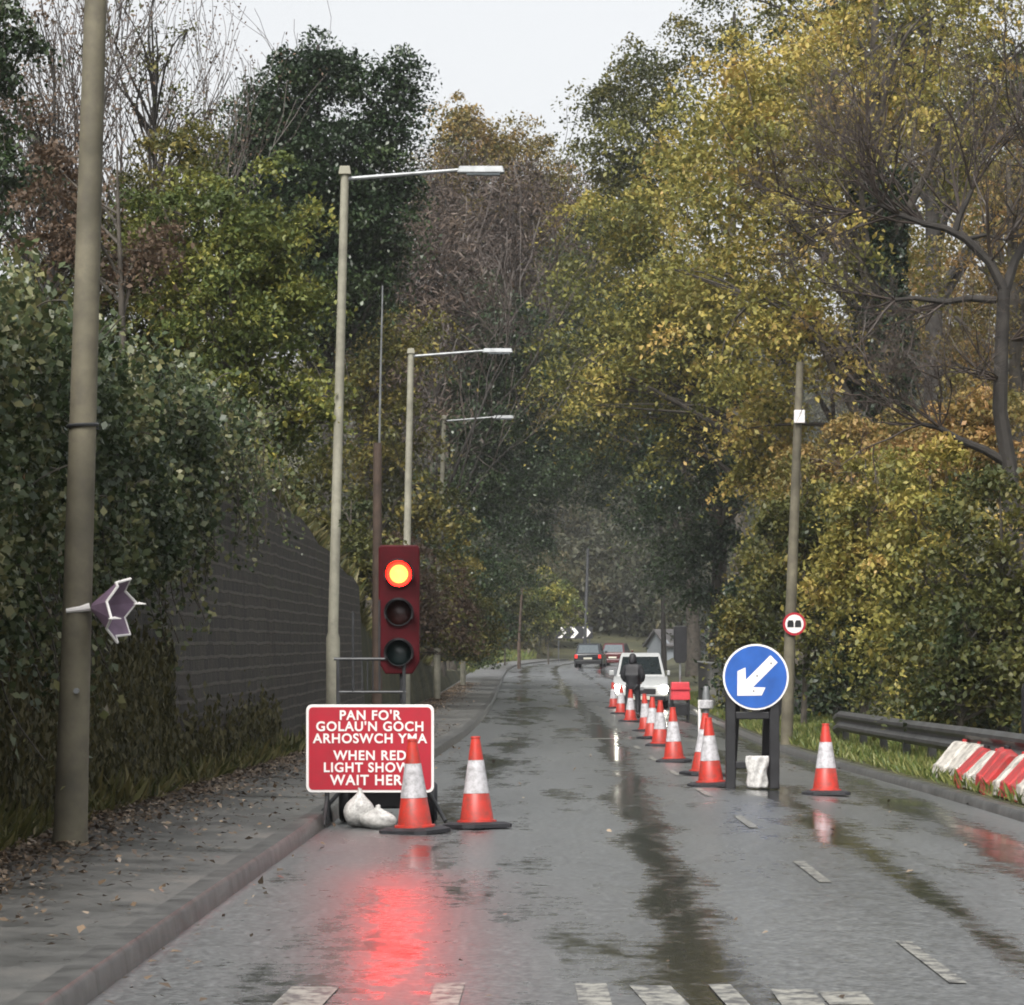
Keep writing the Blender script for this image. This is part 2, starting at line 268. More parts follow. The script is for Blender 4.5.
# ---------------------------------------------------------------- mesh helpers
def tag(o, label=None, cat=None, group=None, kind=None):
    if label: o['label'] = label
    if cat: o['category'] = cat
    if group: o['group'] = group
    if kind: o['kind'] = kind
    return o
def empty(name, loc, rz=0, label=None, cat=None, group=None):
    o = bpy.data.objects.new(name, None); COL.objects.link(o); o.location = loc; o.rotation_euler = (0, 0, rz)
    return tag(o, label, cat, group)
class MB:
    def __init__(s): s.v = []; s.f = []
    def add(s, v, f):
        k = len(s.v); s.v += [tuple(p) for p in v]; s.f += [tuple(i + k for i in q) for q in f]; return s
    def box(s, x0, x1, y0, y1, z0, z1, tx=0, ty=0):
        """box; tx, ty draw the top in on each side"""
        v = [(x0, y0, z0), (x1, y0, z0), (x1, y1, z0), (x0, y1, z0), (x0+tx, y0+ty, z1), (x1-tx, y0+ty, z1), (x1-tx, y1-ty, z1), (x0+tx, y1-ty, z1)]
        return s.add(v, [(3, 2, 1, 0), (4, 5, 6, 7), (0, 1, 5, 4), (1, 2, 6, 5), (2, 3, 7, 6), (3, 0, 4, 7)])
    def tube(s, path, rad, n=8, cap=True):
        P = [Vector(p) for p in path]; rad = rad if hasattr(rad, '__len__') else [rad] * len(P); vs = []; fs = []
        up = Vector((0, 0, 1)); u = None
        for i, p in enumerate(P):
            t = (P[min(i+1, len(P)-1)] - P[max(i-1, 0)])
            t = t.normalized() if t.length > 1e-9 else up
            if u is None:
                u = t.cross(up) if abs(t.dot(up)) < .95 else t.cross(Vector((1, 0, 0)))
            u = (u - t * u.dot(t)); u = u.normalized() if u.length > 1e-6 else Vector((1, 0, 0)); w = t.cross(u)
            for k in range(n):
                a = 2 * math.pi * k / n; vs.append(p + (u * math.cos(a) + w * math.sin(a)) * rad[i])
        for i in range(len(P) - 1):
            for k in range(n):
                a, b = i*n + k, i*n + (k+1) % n; fs.append((a, b, b + n, a + n))
        if cap: fs.append(tuple(range(n))[::-1]); fs.append(tuple((len(P)-1)*n + k for k in range(n)))
        return s.add(vs, fs)
    def lathe(s, prof, n=24, axis='Z', c=(0, 0, 0), cap=True):
        vs = []; fs = []
        for r, h in prof:
            for k in range(n):
                a = 2 * math.pi * k / n; p, q = r * math.cos(a), r * math.sin(a)
                v = (p, q, h) if axis == 'Z' else ((p, -h, q) if axis == 'Y' else (h, p, q))
                vs.append((v[0]+c[0], v[1]+c[1], v[2]+c[2]))
        for i in range(len(prof) - 1):
            for k in range(n):
                a, b = i*n + k, i*n + (k+1) % n; fs.append((a, b, b + n, a + n))
        if cap: fs.append(tuple(range(n))[::-1]); fs.append(tuple((len(prof)-1)*n + k for k in range(n)))
        return s.add(vs, fs)
    def prism(s, poly, y0, y1):
        """polygon in XZ pushed from y0 (front) to y1 (back)"""
        n = len(poly); vs = [(x, y0, z) for x, z in poly] + [(x, y1, z) for x, z in poly]
        fs = [tuple(range(n)), tuple(range(2*n-1, n-1, -1))] + [(i, i+n, (i+1) % n + n, (i+1) % n) for i in range(n)]
        return s.add(vs, fs)
    def prismx(s, poly, x0, x1):
        """polygon in YZ pushed along X"""
        n = len(poly); vs = [(x0, y, z) for y, z in poly] + [(x1, y, z) for y, z in poly]
        fs = [tuple(range(n))[::-1], tuple(range(n, 2*n))] + [(i, (i+1) % n, (i+1) % n + n, i + n) for i in range(n)]
        return s.add(vs, fs)
    def build(s, name, m, parent=None, smooth=False, bev=0, fix=True):
        me = bpy.data.meshes.new(name); me.from_pydata(s.v, [], s.f)
        if fix:
            bm = bmesh.new(); bm.from_mesh(me); bmesh.ops.recalc_face_normals(bm, faces=bm.faces); bm.to_mesh(me); bm.free()
        me.materials.append(m)
        if smooth: me.polygons.foreach_set('use_smooth', [True] * len(me.polygons))
        o = bpy.data.objects.new(name, me); COL.objects.link(o)
        if parent: o.parent = parent
        if bev:
            b = o.modifiers.new('soft edges', 'BEVEL'); b.width = bev; b.segments = 2; b.limit_method = 'ANGLE'
        if smooth:
            try: me.set_sharp_from_angle(angle=R(40))
            except Exception: pass
        return o
def rrect(cx, cz, w, h, r, n=5):
    out = []
    for sx, sz, a0 in ((1, 1, 0), (-1, 1, 90), (-1, -1, 180), (1, -1, 270)):
        for k in range(n + 1):
            a = R(a0 + 90 * k / n); out.append((cx + sx * (w/2 - r) + r * math.cos(a), cz + sz * (h/2 - r) + r * math.sin(a)))
    return out
KIDS = lambda o: [c for c in bpy.data.objects if c.parent == o]
def copy_tree(o, parent=None, kids=None):
    c = o.copy(); COL.objects.link(c)
    if parent: c.parent = parent
    for ch in KIDS(o): copy_tree(ch, c)
    return c
def grid(name, Ys, cols, m, kind='structure', lat=None):
    """sheet: cols is a list of functions Y -> (x, z)"""
    vs = []; fs = []; n = len(cols); lt = []
    for Y in Ys:
        for c in cols:
            x, z = c(Y); vs.append((x, Y, z))
            if lat: lt.append(x - float(xl(Y)))
    for i in range(len(Ys) - 1):
        for k in range(n - 1): fs.append((i*n+k, i*n+k+1, (i+1)*n+k+1, (i+1)*n+k))
    b = MB(); b.add(vs, fs); o = b.build(name, m, smooth=True, fix=False); tag(o, kind=kind)
    if lat:
        a = o.data.attributes.new('lat', 'FLOAT', 'POINT'); a.data.foreach_set('value', lt)
    return o
# ---------------------------------------------------------------- ground, road, footway, kerbs
Ys = sorted(set(list(range(-20, 120, 2)) + list(range(120, 300, 4)) + list(range(300, 421, 10))))
f = lambda g: (lambda Y: g(float(Y)))
def gcol(side, d):
    def c(Y):
        if side == 'l': x = float(xw(Y)) - .12 - d; return (x, TZ(x, Y))
        if side == 'm': x = float(xl(Y)) * (1-d) + float(xr(Y)) * d; return (x, road_z(x, Y) + float(hill(Y)) - .12)
        x = float(xr(Y)) + .14 + d; return (x, TZ(x, Y) - (.004 if d < .1 else 0))
    return c
GY = sorted(set(Ys + [440, 480, 540, 600, 650]))
grid('ground', GY, [gcol('l', d) for d in (160, 90, 50, 30, 20, 14, 10, 7, 5, 3.5, 2.4, 1.5, .8, .25, .0)] + [gcol('m', 0), gcol('m', .3), gcol('m', .7), gcol('m', .9), gcol('m', 1.0)] + [gcol('r', d) for d in (0, .2, .5, .9, 1.3, 1.8, 2.5, 4, 6, 9, 14, 22, 40, 80, 160)], M['soil'])
grid('road', Ys, [(lambda t: (lambda Y: (float(xl(Y))*(1-t) + float(xr(Y))*t, road_z(float(xl(Y))*(1-t) + float(xr(Y))*t, Y))))(t) for t in np.linspace(0, 1, 13)], M['road'], lat=True)
grid('pavement', Ys, [f(lambda Y: (float(xw(Y)) - .1, float(zg(Y)) + .11)), f(lambda Y: ((float(xw(Y)) + float(xl(Y)))/2, float(zg(Y)) + .12)), f(lambda Y: (float(xl(Y)) - .14, float(zg(Y)) + .105))], M['pave'])
_zg = zg
def kerb(x_of, s, h, d=0):
    zg = lambda Y: _zg(Y) - d
    return [f(lambda Y: (x_of(Y) + s * .15, float(zg(Y)) - .05)), f(lambda Y: (x_of(Y) + s * .15, float(zg(Y)) + h)), f(lambda Y: (x_of(Y) + s * .02, float(zg(Y)) + h)), f(lambda Y: (x_of(Y) - s * .0, float(zg(Y)) + h - .02)), f(lambda Y: (x_of(Y) - s * .02, float(zg(Y)) - .05))]
grid('kerb_left', Ys, kerb(lambda Y: float(xl(Y)), -1, .115), M['kerb'])
grid('kerb_right', Ys, kerb(lambda Y: float(xr(Y)), 1, .09, .11), M['kerb'])

mk = MB()
def mark(b, x0, x1, y0, y1, sk=0):
    n = max(1, int((y1 - y0) / 1.0)); L = []
    for i in range(n + 1):
        y = y0 + (y1-y0)*i/n; dx = sk * i / n
        L.append([(x0+dx, y, road_z(x0+dx, y) + .006), (x1+dx, y, road_z(x1+dx, y) + .006)])
    for i in range(n): b.add([L[i][0], L[i][1], L[i+1][1], L[i+1][0]], [(0, 1, 2, 3)])
for k in range(36):
    y0 = 8.3 + 6 * k
    if y0 > 260: break
    x = float(xc(y0 + 1)); mark(mk, x - .04, x + .04, y0, y0 + 2.0, float(xc(y0+2) - xc(y0)))
tag(mk.build('road_markings', M['paint'], fix=False), kind='structure')
ml = MB()      # worn tops of the letters painted across our lane
for x0, x1, y0, y1, sk in ((-1.05, -.84, 12.4, 14.1, .08), (-.37, -.24, 12.4, 14.25, .03), (.28, .42, 12.4, 14.25, 0), (.62, .8, 12.4, 14.15, -.1), (.93, 1.03, 12.4, 14.2, -.06), (1.13, 1.31, 12.4, 14.0, 0), (1.33, 1.52, 13.4, 13.9, 0)):
    mark(ml, x0, x1, y0, y1, sk)
mark(ml, -.35, .1, 56.5, 57.2); mark(ml, 1.2, 1.8, 56.8, 57.4); mark(ml, 2.6, 3.6, 57.0, 57.6)
tag(ml.build('road_lettering', M['wornpaint'], fix=False), kind='structure')

# retaining wall at the back of the footway
wv = MB(); wy = [y for y in Ys if -10 <= y <= 66]; n = len(wy); rows = (0, .5, 1)
vs = []; fs = []
for Y in wy:
    x = float(xw(Y)); z0 = float(zg(Y)); h = float(hb(Y)) + .06 * math.sin(Y * .9)
    vs += [(x + .03, Y, z0), (x - .05, Y, z0 + h * .5), (x - .12, Y, z0 + h), (x - .42, Y, z0 + h + .02)]
for i in range(n - 1):
    for k in range(3): fs.append((i*4+k, i*4+k+1, (i+1)*4+k+1, (i+1)*4+k))
wv.add(vs, fs)
tag(wv.build('retaining_wall', M['wall'], fix=False), 'dark coursed masonry retaining wall along the left footway, half under ivy', 'wall', kind='thing')

# ---------------------------------------------------------------- foliage
def leaf_obj(name, C, size, tone, m, parent=None, up=.35, aspect=.6, droop=.0, direction=None):
    n = len(C)
    d = rng.normal(size=(n, 3)); d[:, 2] -= droop
    if direction is not None: d = d * .35 + direction
    d /= np.linalg.norm(d, axis=1)[:, None]
    q = rng.normal(size=(n, 3)); q[:, 2] += up * 3 * np.sign(rng.random(n) - .08)
    s = np.cross(d, q); s /= np.linalg.norm(s, axis=1)[:, None] + 1e-9
    nn = np.cross(s, d); L = size[:, None]
    V = np.empty((n, 4, 3)); V[:, 0] = C - d * L * .5; V[:, 2] = C + d * L * .5
    V[:, 1] = C - d * L * .06 + s * L * aspect * .5 + nn * L * .10; V[:, 3] = C - d * L * .06 - s * L * aspect * .5 + nn * L * .10
    me = bpy.data.meshes.new(name); me.vertices.add(n * 4); me.vertices.foreach_set('co', V.reshape(-1).astype(np.float32))
    me.loops.add(n * 4); me.loops.foreach_set('vertex_index', np.arange(n * 4, dtype=np.int32))
    me.polygons.add(n); me.polygons.foreach_set('loop_start', np.arange(0, n * 4, 4, dtype=np.int32))
    try: me.polygons.foreach_set('loop_total', np.full(n, 4, dtype=np.int32))
    except Exception: pass
    me.update(calc_edges=True)
    a = me.attributes.new('tone', 'FLOAT', 'POINT'); a.data.foreach_set('value', np.repeat(tone, 4).astype(np.float32))
    me.materials.append(m); o = bpy.data.objects.new(name, me); COL.objects.link(o)
    if parent: o.parent = parent
    return o
def clumps(ells, nc, per, a, flat=.55, shell=2.2, tone_c=.62, spread=.5):
    """leaf centres: nc clumps through a union of ellipsoids, more of them towards the outside"""
    vol = np.array([e[3]*e[4]*e[5] for e in ells]); pick = rng.choice(len(ells), nc, p=vol / vol.sum()); E = np.array(ells)[pick]
    u = rng.normal(size=(nc, 3)); u /= np.linalg.norm(u, axis=1)[:, None]
    lump = 1 + .16 * np.sin(u[:, 0]*5 + E[:, 0]) * np.cos(u[:, 2]*4 + E[:, 2]) + rng.normal(size=nc) * .07
    r = rng.random(nc) ** (1 / shell) * lump
    K = E[:, :3] + u * E[:, 3:6] * r[:, None]
    tc = rng.random(nc)
    sc = rng.uniform(.6, 1.35, nc)
    m = rng.poisson(per, nc) + 3; idx = np.repeat(np.arange(nc), m); n = len(idx)
    off = rng.normal(size=(n, 3)) * a * sc[idx][:, None]; off[:, 2] *= flat
    sg = (a * sc[idx]) ** 2; off[:, 2] = off[:, 2] * .6 + a * sc[idx] * .5 - .35 * (off[:, 0]**2 + off[:, 1]**2) / (a * sc[idx])
    C = K[idx] + off
    tone = np.clip(spread * (tone_c * tc[idx] + (1 - tone_c) * rng.random(n)) + (1 - spread) * .5, 0, 1)
    return C, tone, K
def branch_path(p0, p1, sag=.12, n=5, wob=.05):
    p0 = np.array(p0, float); p1 = np.array(p1, float); L = np.linalg.norm(p1 - p0); out = []
    j = rng.normal(size=3) * L * wob
    for i in range(n + 1):
        t = i / n; p = p0 + (p1 - p0) * t + j * math.sin(math.pi * t); p[2] += sag * L * math.sin(math.pi * t) * (1 if p1[2] > p0[2] else .5); out.append(tuple(p))
    return out
def tree(name, label, cat, loc, h, tr, ells, nc, per, a, leaf, m, bark='bark', lean=(0, 0), group=None, limbs=16, aspect=.6, flat=.55, shell=2.2, crown='crown', spread=.85, up=.75):
    """local coordinates: base at 0; ells relative to the base"""
    root = empty(name, loc, 0, label, cat, group)
    C, tone, K = clumps(ells, int(nc * .62), per * 2.3, a * .72, flat, shell, spread=spread)
    C = C[C[:, 2] > .05] if True else C; tone = tone[:len(C)]
    leaf_obj(crown, C, leaf * .84 * rng.uniform(.6, 1.35, len(C)), tone, m, root, aspect=aspect, up=up)
    b = MB(); top = Vector((lean[0], lean[1], h)); tp = []
    for i in range(8):
        t = i / 7; tp.append((lean[0]*t + .06*h*.2*math.sin(3.1*t + loc[0]), lean[1]*t, h*t - .3 * (i == 0)))
    rad = [tr * (1.25 if i == 0 else 1) * (1 - .82 * i / 7) for i in range(8)]
    b.tube(tp, rad, 9)
    order = rng.permutation(len(K))[:limbs]
    for k in order:
        e = K[k]; t = min(.92, max(.25, (e[2] / h) - .18)) ; i = int(t * 7); p = np.array(tp[i]) * (1 - (t*7 - i)) + np.array(tp[min(7, i+1)]) * (t*7 - i)
        pa = branch_path(p, e, .10, 5, .08); r0 = tr * (1 - .8*t) * .5
        b.tube(pa, [r0 * (1 - .85 * q / 5) + .008 for q in range(6)], 6)
        for _ in range(2):
            kk = K[np.argmin(np.linalg.norm(K - (e + rng.normal(size=3) * 1.2), axis=1))]
            b.tube(branch_path(pa[3], kk, .05, 3, .06), [r0 * .35, r0 * .25, r0 * .15, .008], 4)
    b.build('trunk', M[bark], root, smooth=True, fix=False)
    return root
def bare_tree(name, label, loc, h, tr, bark='bark', group=None, spread=.55, depth=5, lean=(0, 0), seed=1, twig_m=None, leaves=0, leaf=.1, leaf_m=None, rmin=.0, upw=.18, kids=(3, 4), first=.3, cat='tree'):
    rs = random.Random(seed); root = empty(name, loc, 0, label, cat, group); b = MB(); tw = MB(); tips = []
    def rec(p, d, L, r, dep):
        n = 4; path = [p]; q = p.copy(); dd = d.copy()
        for i in range(n):
            dd = (dd + Vector((rs.gauss(0, .13), rs.gauss(0, .13), rs.gauss(0, .09) + upw * .4 * (dep > 0)))).normalized(); q = q + dd * (L / n); path.append(q.copy())
        rr = [max(rmin, r * (1 - .5 * i / n)) for i in range(n + 1)]
        (b if r > .022 else tw).tube(path, rr, 7 if r > .06 else (5 if r > .022 else 3), cap=r > .05)
        if dep >= depth or r < .004:
            tips.append(q); return
        k = rs.randint(*kids)
        for j in range(k):
            t = rs.uniform(first if dep == 0 else .3, 1.0) if j else 1.0
            i = min(n - 1, int(t * n)); bp = path[i].lerp(path[i+1], t*n - i)
            ax = Vector((rs.gauss(0, 1), rs.gauss(0, 1), rs.gauss(0, .4))); ax = (ax - dd * ax.dot(dd)).normalized()
            sp = spread * (rs.uniform(.6, 1.4) if j else .4); nd = (dd * math.cos(sp) + ax * math.sin(sp)).normalized()
            rec(bp, nd, L * rs.uniform(.55, .82), r * (1 - .5*t) * (rs.uniform(.45, .7) if j else .85), dep + 1)
    rec(Vector((0, 0, -.3)), Vector((lean[0], lean[1], 1)).normalized(), h * .38, tr, 0)
    b.build('trunk', M[bark], root, smooth=True, fix=False)
    if tw.v: tw.build('twigs', M[twig_m or bark], root, fix=False)
    if leaves and tips:
        T = np.array([tuple(t) for t in tips]); idx = rng.integers(0, len(T), leaves); C = T[idx] + rng.normal(size=(leaves, 3)) * .22
        leaf_obj('foliage', C, leaf * rng.uniform(.6, 1.3, leaves), rng.random(leaves), M[leaf_m], root)
    return root
def base(px, Y, dx=0):
    x = (px - HX) * Y / FPX + dx; return (x, Y, TZ(x, Y))
def pz(py, Y, b): return CH - (py - HY) * Y / FPX - b[2]
#  big trees on the right -------------------------------------------------------------
def px_tree(name, label, base_px, Y, blobs, tr, per_m, leaf, m, **kw):
    """blobs: (px, py, rx_px, rz_px, dy metres, ry metres) of the crown's lobes seen at distance Y"""
    b = base(base_px, Y); ells = []
    if Y < 190:
        x = b[0]; x = min(x, float(xw(Y)) - .5) if x < float(xl(Y)) + 1.5 else max(x, float(xr(Y)) + .9); b = (x, Y, TZ(x, Y))
    for (px, py, rx, rz, dy, ry) in blobs:
        s = Y / FPX; ells.append(((px - HX) * s - b[0], dy, CH - (py - HY) * s - b[2], rx * s, ry, rz * s))
    h = max(e[2] + e[5] * .6 for e in ells); vol = sum((e[3]*e[4]*e[5]) ** (2/3) for e in ells)
    a = kw.pop('a', .5); per = kw.pop('per', 70)
    return tree(name, label, kw.pop('cat', 'tree'), b, kw.pop('h', h), tr, ells, int(vol * per_m), per, a, leaf, M[m], **kw)
px_tree('autumn_tree', 'tall yellowing tree with an ivy clad trunk rising behind the right hedge', 882, 75, [(790, 190, 150, 160, 1, 4.5), (900, 60, 150, 130, 2, 4.5), (770, 330, 95, 110, 0, 3.2), (740, 120, 110, 90, 1, 3), (930, 250, 60, 80, 4, 1.5)], .42, 9, .17, 'autumn', a=.6, per=75, limbs=26)
px_tree('autumn_tree', 'yellow and green tree leaning over the road right of the sky gap', 800, 96, [(670, 210, 100, 130, 0, 3.6), (640, 340, 100, 120, 0, 3.2), (700, 330, 120, 130, 0, 3.4)], .38, 9, .18, 'autumn', a=.65, per=75, limbs=22)
px_tree('autumn_tree', 'bronze topped tree whose rounded crown edges the right of the sky', 740, 122, [(640, 150, 75, 85, 0, 3.6), (606, 108, 42, 48, 0, 2.4), (655, 66, 48, 44, 0, 2.6), (705, 40, 50, 44, 0, 2.6), (620, 260, 70, 100, 0, 3.2), (600, 370, 75, 90, 0, 3.2)], .36, 10, .19, 'olive', a=.7, per=70, limbs=18)
px_tree('tall_tree', 'tall olive tree with forked dark trunk in the top right corner', 925, 100, [(930, 20, 130, 110, 0, 4.2), (850, -40, 140, 100, 0, 4), (1010, 110, 90, 120, 0, 4)], .45, 7, .18, 'olive', a=.6, per=60, limbs=26, bark='darkbark')
px_tree('amber_tree', 'amber leaved tree behind the bare tree at the right edge', 1010, 84, [(980, 300, 100, 130, 0, 3.4), (1010, 180, 80, 100, 0, 3)], .3, 6, .16, 'amber', a=.55, per=55, limbs=16)
px_tree('dark_tree', 'dark ivy covered tree above the fence at the right roadside', 715, 104, [(700, 480, 55, 120, 0, 2), (670, 400, 75, 80, 0, 2.2), (715, 590, 45, 70, 0, 1.8), (665, 330, 60, 80, 1, 2)], .34, 12, .17, 'dark', a=.5, per=80, limbs=12)
px_tree('dark_tree', 'dark tree arching over the road from the far right', 690, 150, [(640, 400, 70, 70, 0, 3), (600, 440, 60, 60, 0, 3), (665, 500, 40, 110, 0, 2.4), (650, 330, 50, 60, 0, 3)], .35, 17, .2, 'dark', a=.7, per=70, limbs=14)
px_tree('amber_tree', 'amber tree deep behind the crooked tree filling the right edge', 1015, 118, [(1000, 300, 70, 130, 0, 4), (940, 330, 70, 110, 0, 4), (1020, 180, 60, 90, 0, 4)], .3, 8, .2, 'amber', a=.7, per=60, limbs=14)
px_tree('tall_tree', 'tall yellow green tree high behind the ivy clad trunk', 870, 132, [(880, 220, 90, 130, 0, 5), (790, 100, 90, 120, 0, 5), (960, 130, 80, 110, 0, 5)], .4, 7, .22, 'autumn', a=.8, per=60, limbs=16)
#  left: holly, thicket, dark mass ---------------------------------------------------
px_tree('holly_tree', 'dark evergreen holly with a ragged top against the left sky', 325, 78, [(268, 110, 42, 55, 0, 1.2), (325, 75, 40, 42, 0, 1.2), (385, 110, 32, 55, 0, 1), (404, 75, 15, 30, 0, .5), (350, 60, 14, 25, .2, .5), (290, 60, 16, 26, .2, .5), (300, 190, 85, 75, 0, 2), (370, 210, 52, 90, 0, 1.6), (310, 280, 85, 65, 0, 2), (240, 150, 30, 40, 0, .8)], .22, 62, .14, 'dark', a=.42, per=80, limbs=14, bark='darkbark')
px_tree('orange_tree', 'orange leaved tree peeping over the brown thicket by the sky gap', 490, 148, [(500, 155, 55, 38, 0, 2.4), (455, 175, 45, 45, 0, 2.2), (480, 230, 80, 60, 0, 3), (545, 185, 35, 30, 0, 2), (462, 128, 32, 36, 0, 1.8), (505, 148, 30, 28, 0, 1.6)], .25, 22, .2, 'amber', a=.6, per=55, limbs=14)
px_tree('dark_tree', 'dark green tree leaning over the left footway beyond the second lamp', 440, 124, [(470, 460, 60, 90, 0, 3), (510, 400, 60, 90, 0, 3), (450, 560, 45, 60, 0, 2.4), (480, 330, 70, 70, 0, 3)], .3, 12, .18, 'dark', a=.6, per=75, limbs=14)
px_tree('dark_tree', 'dark olive tree closing the arch over the far road', 455, 168, [(540, 420, 60, 90, 0, 4), (520, 520, 45, 70, 0, 3), (570, 330, 60, 90, 0, 4), (585, 440, 45, 70, 2, 3)], .35, 15, .2, 'dark', a=.75, per=75, limbs=14)
px_tree('dark_tree', 'dark shaded tree behind the first lamp column', 372, 92, [(390, 440, 65, 90, 0, 2.4), (420, 520, 60, 80, 0, 2.2), (360, 350, 70, 80, 0, 2.4)], .25, 14, .16, 'olive', a=.5, per=75, limbs=12)
px_tree('hazel_tree', 'yellow green hazel overhanging the wall beside the first lamp', 235, 46, [(240, 330, 85, 100, 0, 1.5), (270, 250, 70, 80, 0, 1.2), (225, 430, 85, 70, 0, 1.2), (300, 400, 50, 50, -.3, .9), (180, 240, 70, 80, .4, 1.2)], .1, 66, .10, 'hazel', a=.26, per=60, limbs=22)
px_tree('olive_shrub', 'grey green shrub on the bank behind the wooden pole', 150, 52, [(150, 220, 90, 70, 0, 1.5), (170, 330, 110, 80, 0, 1.6), (60, 330, 90, 100, 0, 1.6), (180, 160, 60, 50, .3, 1.3)], .1, 56, .10, 'olive', a=.28, per=60, limbs=16, cat='shrub')
px_tree('rusty_shrub', 'rust brown shrub behind the wooden pole on the left bank', 120, 40, [(140, 255, 55, 40, 0, .7), (80, 245, 50, 30, 0, .7), (60, 170, 50, 40, .5, .7)], .06, 60, .10, 'rust', a=.2, per=40, limbs=10, cat='shrub')
px_tree('thin_tree', 'thin brown leaved tree between the top left evergreen and the wooden pole', 50, 50, [(40, 120, 50, 110, 0, 1.4), (75, 220, 45, 70, 0, 1.2), (20, 260, 40, 60, 0, 1)], .08, 22, .09, 'rust', a=.3, per=26, limbs=26, bark='darkbark')
px_tree('thin_tree', 'sparse olive leaved tree with visible stems just right of the wooden pole top', 150, 58, [(140, 70, 60, 90, 0, 1.6), (190, 130, 50, 70, 0, 1.4)], .09, 14, .10, 'olive', a=.3, per=20, limbs=34, bark='darkbark')
px_tree('evergreen_tree', 'dark evergreen in the top left corner', -10, 44, [(0, 60, 40, 90, 0, 1), (10, 180, 35, 60, 0, 1)], .12, 44, .11, 'dark', a=.26, per=60, limbs=10)
px_tree('laurel_shrub', 'glossy dark laurel above the ivy left of the wooden pole', 20, 30, [(15, 350, 45, 55, 0, .6), (70, 380, 60, 45, .6, .6), (120, 410, 60, 35, .8, .5)], .06, 110, .07, 'ivy', a=.17, per=50, limbs=10, cat='shrub')
px_tree('bramble_shrub', 'tangled dark shrub hanging over the wall below the hazel', 215, 40, [(215, 480, 70, 55, 0, .6), (250, 520, 35, 40, -.2, .4), (140, 440, 70, 60, 0, .6)], .05, 80, .09, 'ivy', a=.18, per=50, limbs=8, cat='shrub')
# bushes on the left bank further along
for i, (px, py, rx, rz, Y, m, lab) in enumerate([
        (300, 500, 60, 60, 62, 'olive', 'olive bush on the grassy bank above the wall behind the first lamp'),
        (355, 540, 40, 70, 70, 'olive', 'bush above the end of the wall left of the brown pole'),
        (405, 590, 30, 60, 86, 'rust', 'brown leaved bush behind the red signal'),
        (440, 600, 28, 55, 100, 'rust', 'russet bush between the second lamp and the far footway'),
        (465, 610, 26, 50, 118, 'olive', 'dull green bush at the far footway edge'),
        (482, 600, 28, 65, 140, 'dark', 'dark bush where the far footway bends'),
        (455, 640, 26, 36, 108, 'olive', 'low tangled bush at the back of the far footway'),
        (478, 636, 22, 34, 150, 'dark', 'low dark bush at the start of the far grass'),
        (425, 640, 28, 40, 88, 'olive', 'low bush right of the brown pole foot'),
        (548, 600, 28, 32, 222, 'hazel', 'yellow bush beyond the bend beside the chevron board'),
        (505, 600, 32, 45, 200, 'olive', 'green bush on the grass inside the far bend')]):
    px_tree('bank_shrub', lab, px, Y, [(px, py, rx, rz, 0, rx*Y/FPX), (px + rx*.5, py + rz*.35, rx*.8, rz*.7, 0, rx*Y/FPX*.8), (px - rx*.4, py + rz*.4, rx*.7, rz*.7, 0, rx*Y/FPX*.7)], .06, 26 if Y < 120 else 14, .09 + Y*.0006, m, a=.25 + Y*.001, per=60, limbs=8, cat='shrub', group='bushes along the left bank')
# brown leafless trees in the middle
for i, (px, Y, top, sd, lab) in enumerate([
        (400, 100, 215, 3, 'leafless brown tree right of the first lamp head'),
        (450, 112, 175, 5, 'leafless brown tree under the end of the first lamp arm'),
        (505, 128, 185, 8, 'leafless brown tree just left of the sky gap'),
        (475, 140, 90, 13, 'thin bare tree poking up into the sky left of the gap'),
        (545, 158, 190, 21, 'leafless brown tree under the bottom of the sky gap')]):
    b = base(px, Y); x = min(b[0], float(xw(Y)) - .8); b = (x, Y, TZ(x, Y)); bare_tree('bare_tree', lab, b, pz(top, Y, b) * 1.05, .16, 'darkbark', 'leafless brown trees left of the road', spread=.42, depth=6, seed=sd, twig_m='twig', kids=(3, 4), upw=.12, first=.15, rmin=.012)
for (px, Y, bl, lab) in [
        (405, 108, [(410, 330, 50, 130, 0, 2), (440, 260, 45, 90, 0, 2)], 'dense brown thicket tree filling the space under the first lamp arm'),
        (480, 133, [(480, 290, 55, 110, 0, 2.6), (520, 230, 45, 70, 0, 2.4), (430, 200, 50, 60, 1, 2)], 'greyish brown thicket tree reaching the foot of the sky gap'),
        (545, 176, [(550, 240, 55, 80, 0, 3.5), (500, 330, 60, 90, 0, 3.5), (580, 300, 50, 90, 0, 3.5)], 'brown thicket tree over the far road under the sky gap'),
        (360, 98, [(360, 300, 45, 90, 0, 2), (385, 400, 40, 80, 0, 1.8)], 'brown thicket tree left of the thin mast')]:
    px_tree('thicket_tree', lab, px, Y, bl, .14, 13, .26 + Y*.001, 'twig', a=.55 + Y*.001, per=60, limbs=26, bark='darkbark', aspect=.16, crown='twigs', group='leafless brown trees left of the road', up=.0, flat=.9)
# slender birches top left
for i, (px, Y, sd, tr, lab) in enumerate([
        (28, 50, 31, .07, 'slender dark birch trunk nearest the left edge'),
        (62, 54, 32, .06, 'slender birch just left of the wooden pole'),
        (112, 56, 33, .06, 'slender reddish birch just right of the wooden pole'),
        (150, 60, 34, .05, 'thin arching birch with few leaves against the sky'),
        (222, 68, 36, .05, 'pale fine twigged birch rising beside the left flank of the holly'),
        (252, 74, 37, .045, 'fine twigged birch whose top shows just above the holly'),
        (190, 64, 35, .07, 'wide branching leafless birch left of the holly')]):
    b = base(px, Y); bare_tree('birch_tree', lab, b, pz(-60, Y, b), tr * 1.9, 'darkbark', 'slender birches on the left bank', spread=.36, depth=6, seed=sd, twig_m='twig', kids=(3, 4), leaves=600, leaf=.08, leaf_m='rust', rmin=.0075, upw=.22, first=.2)
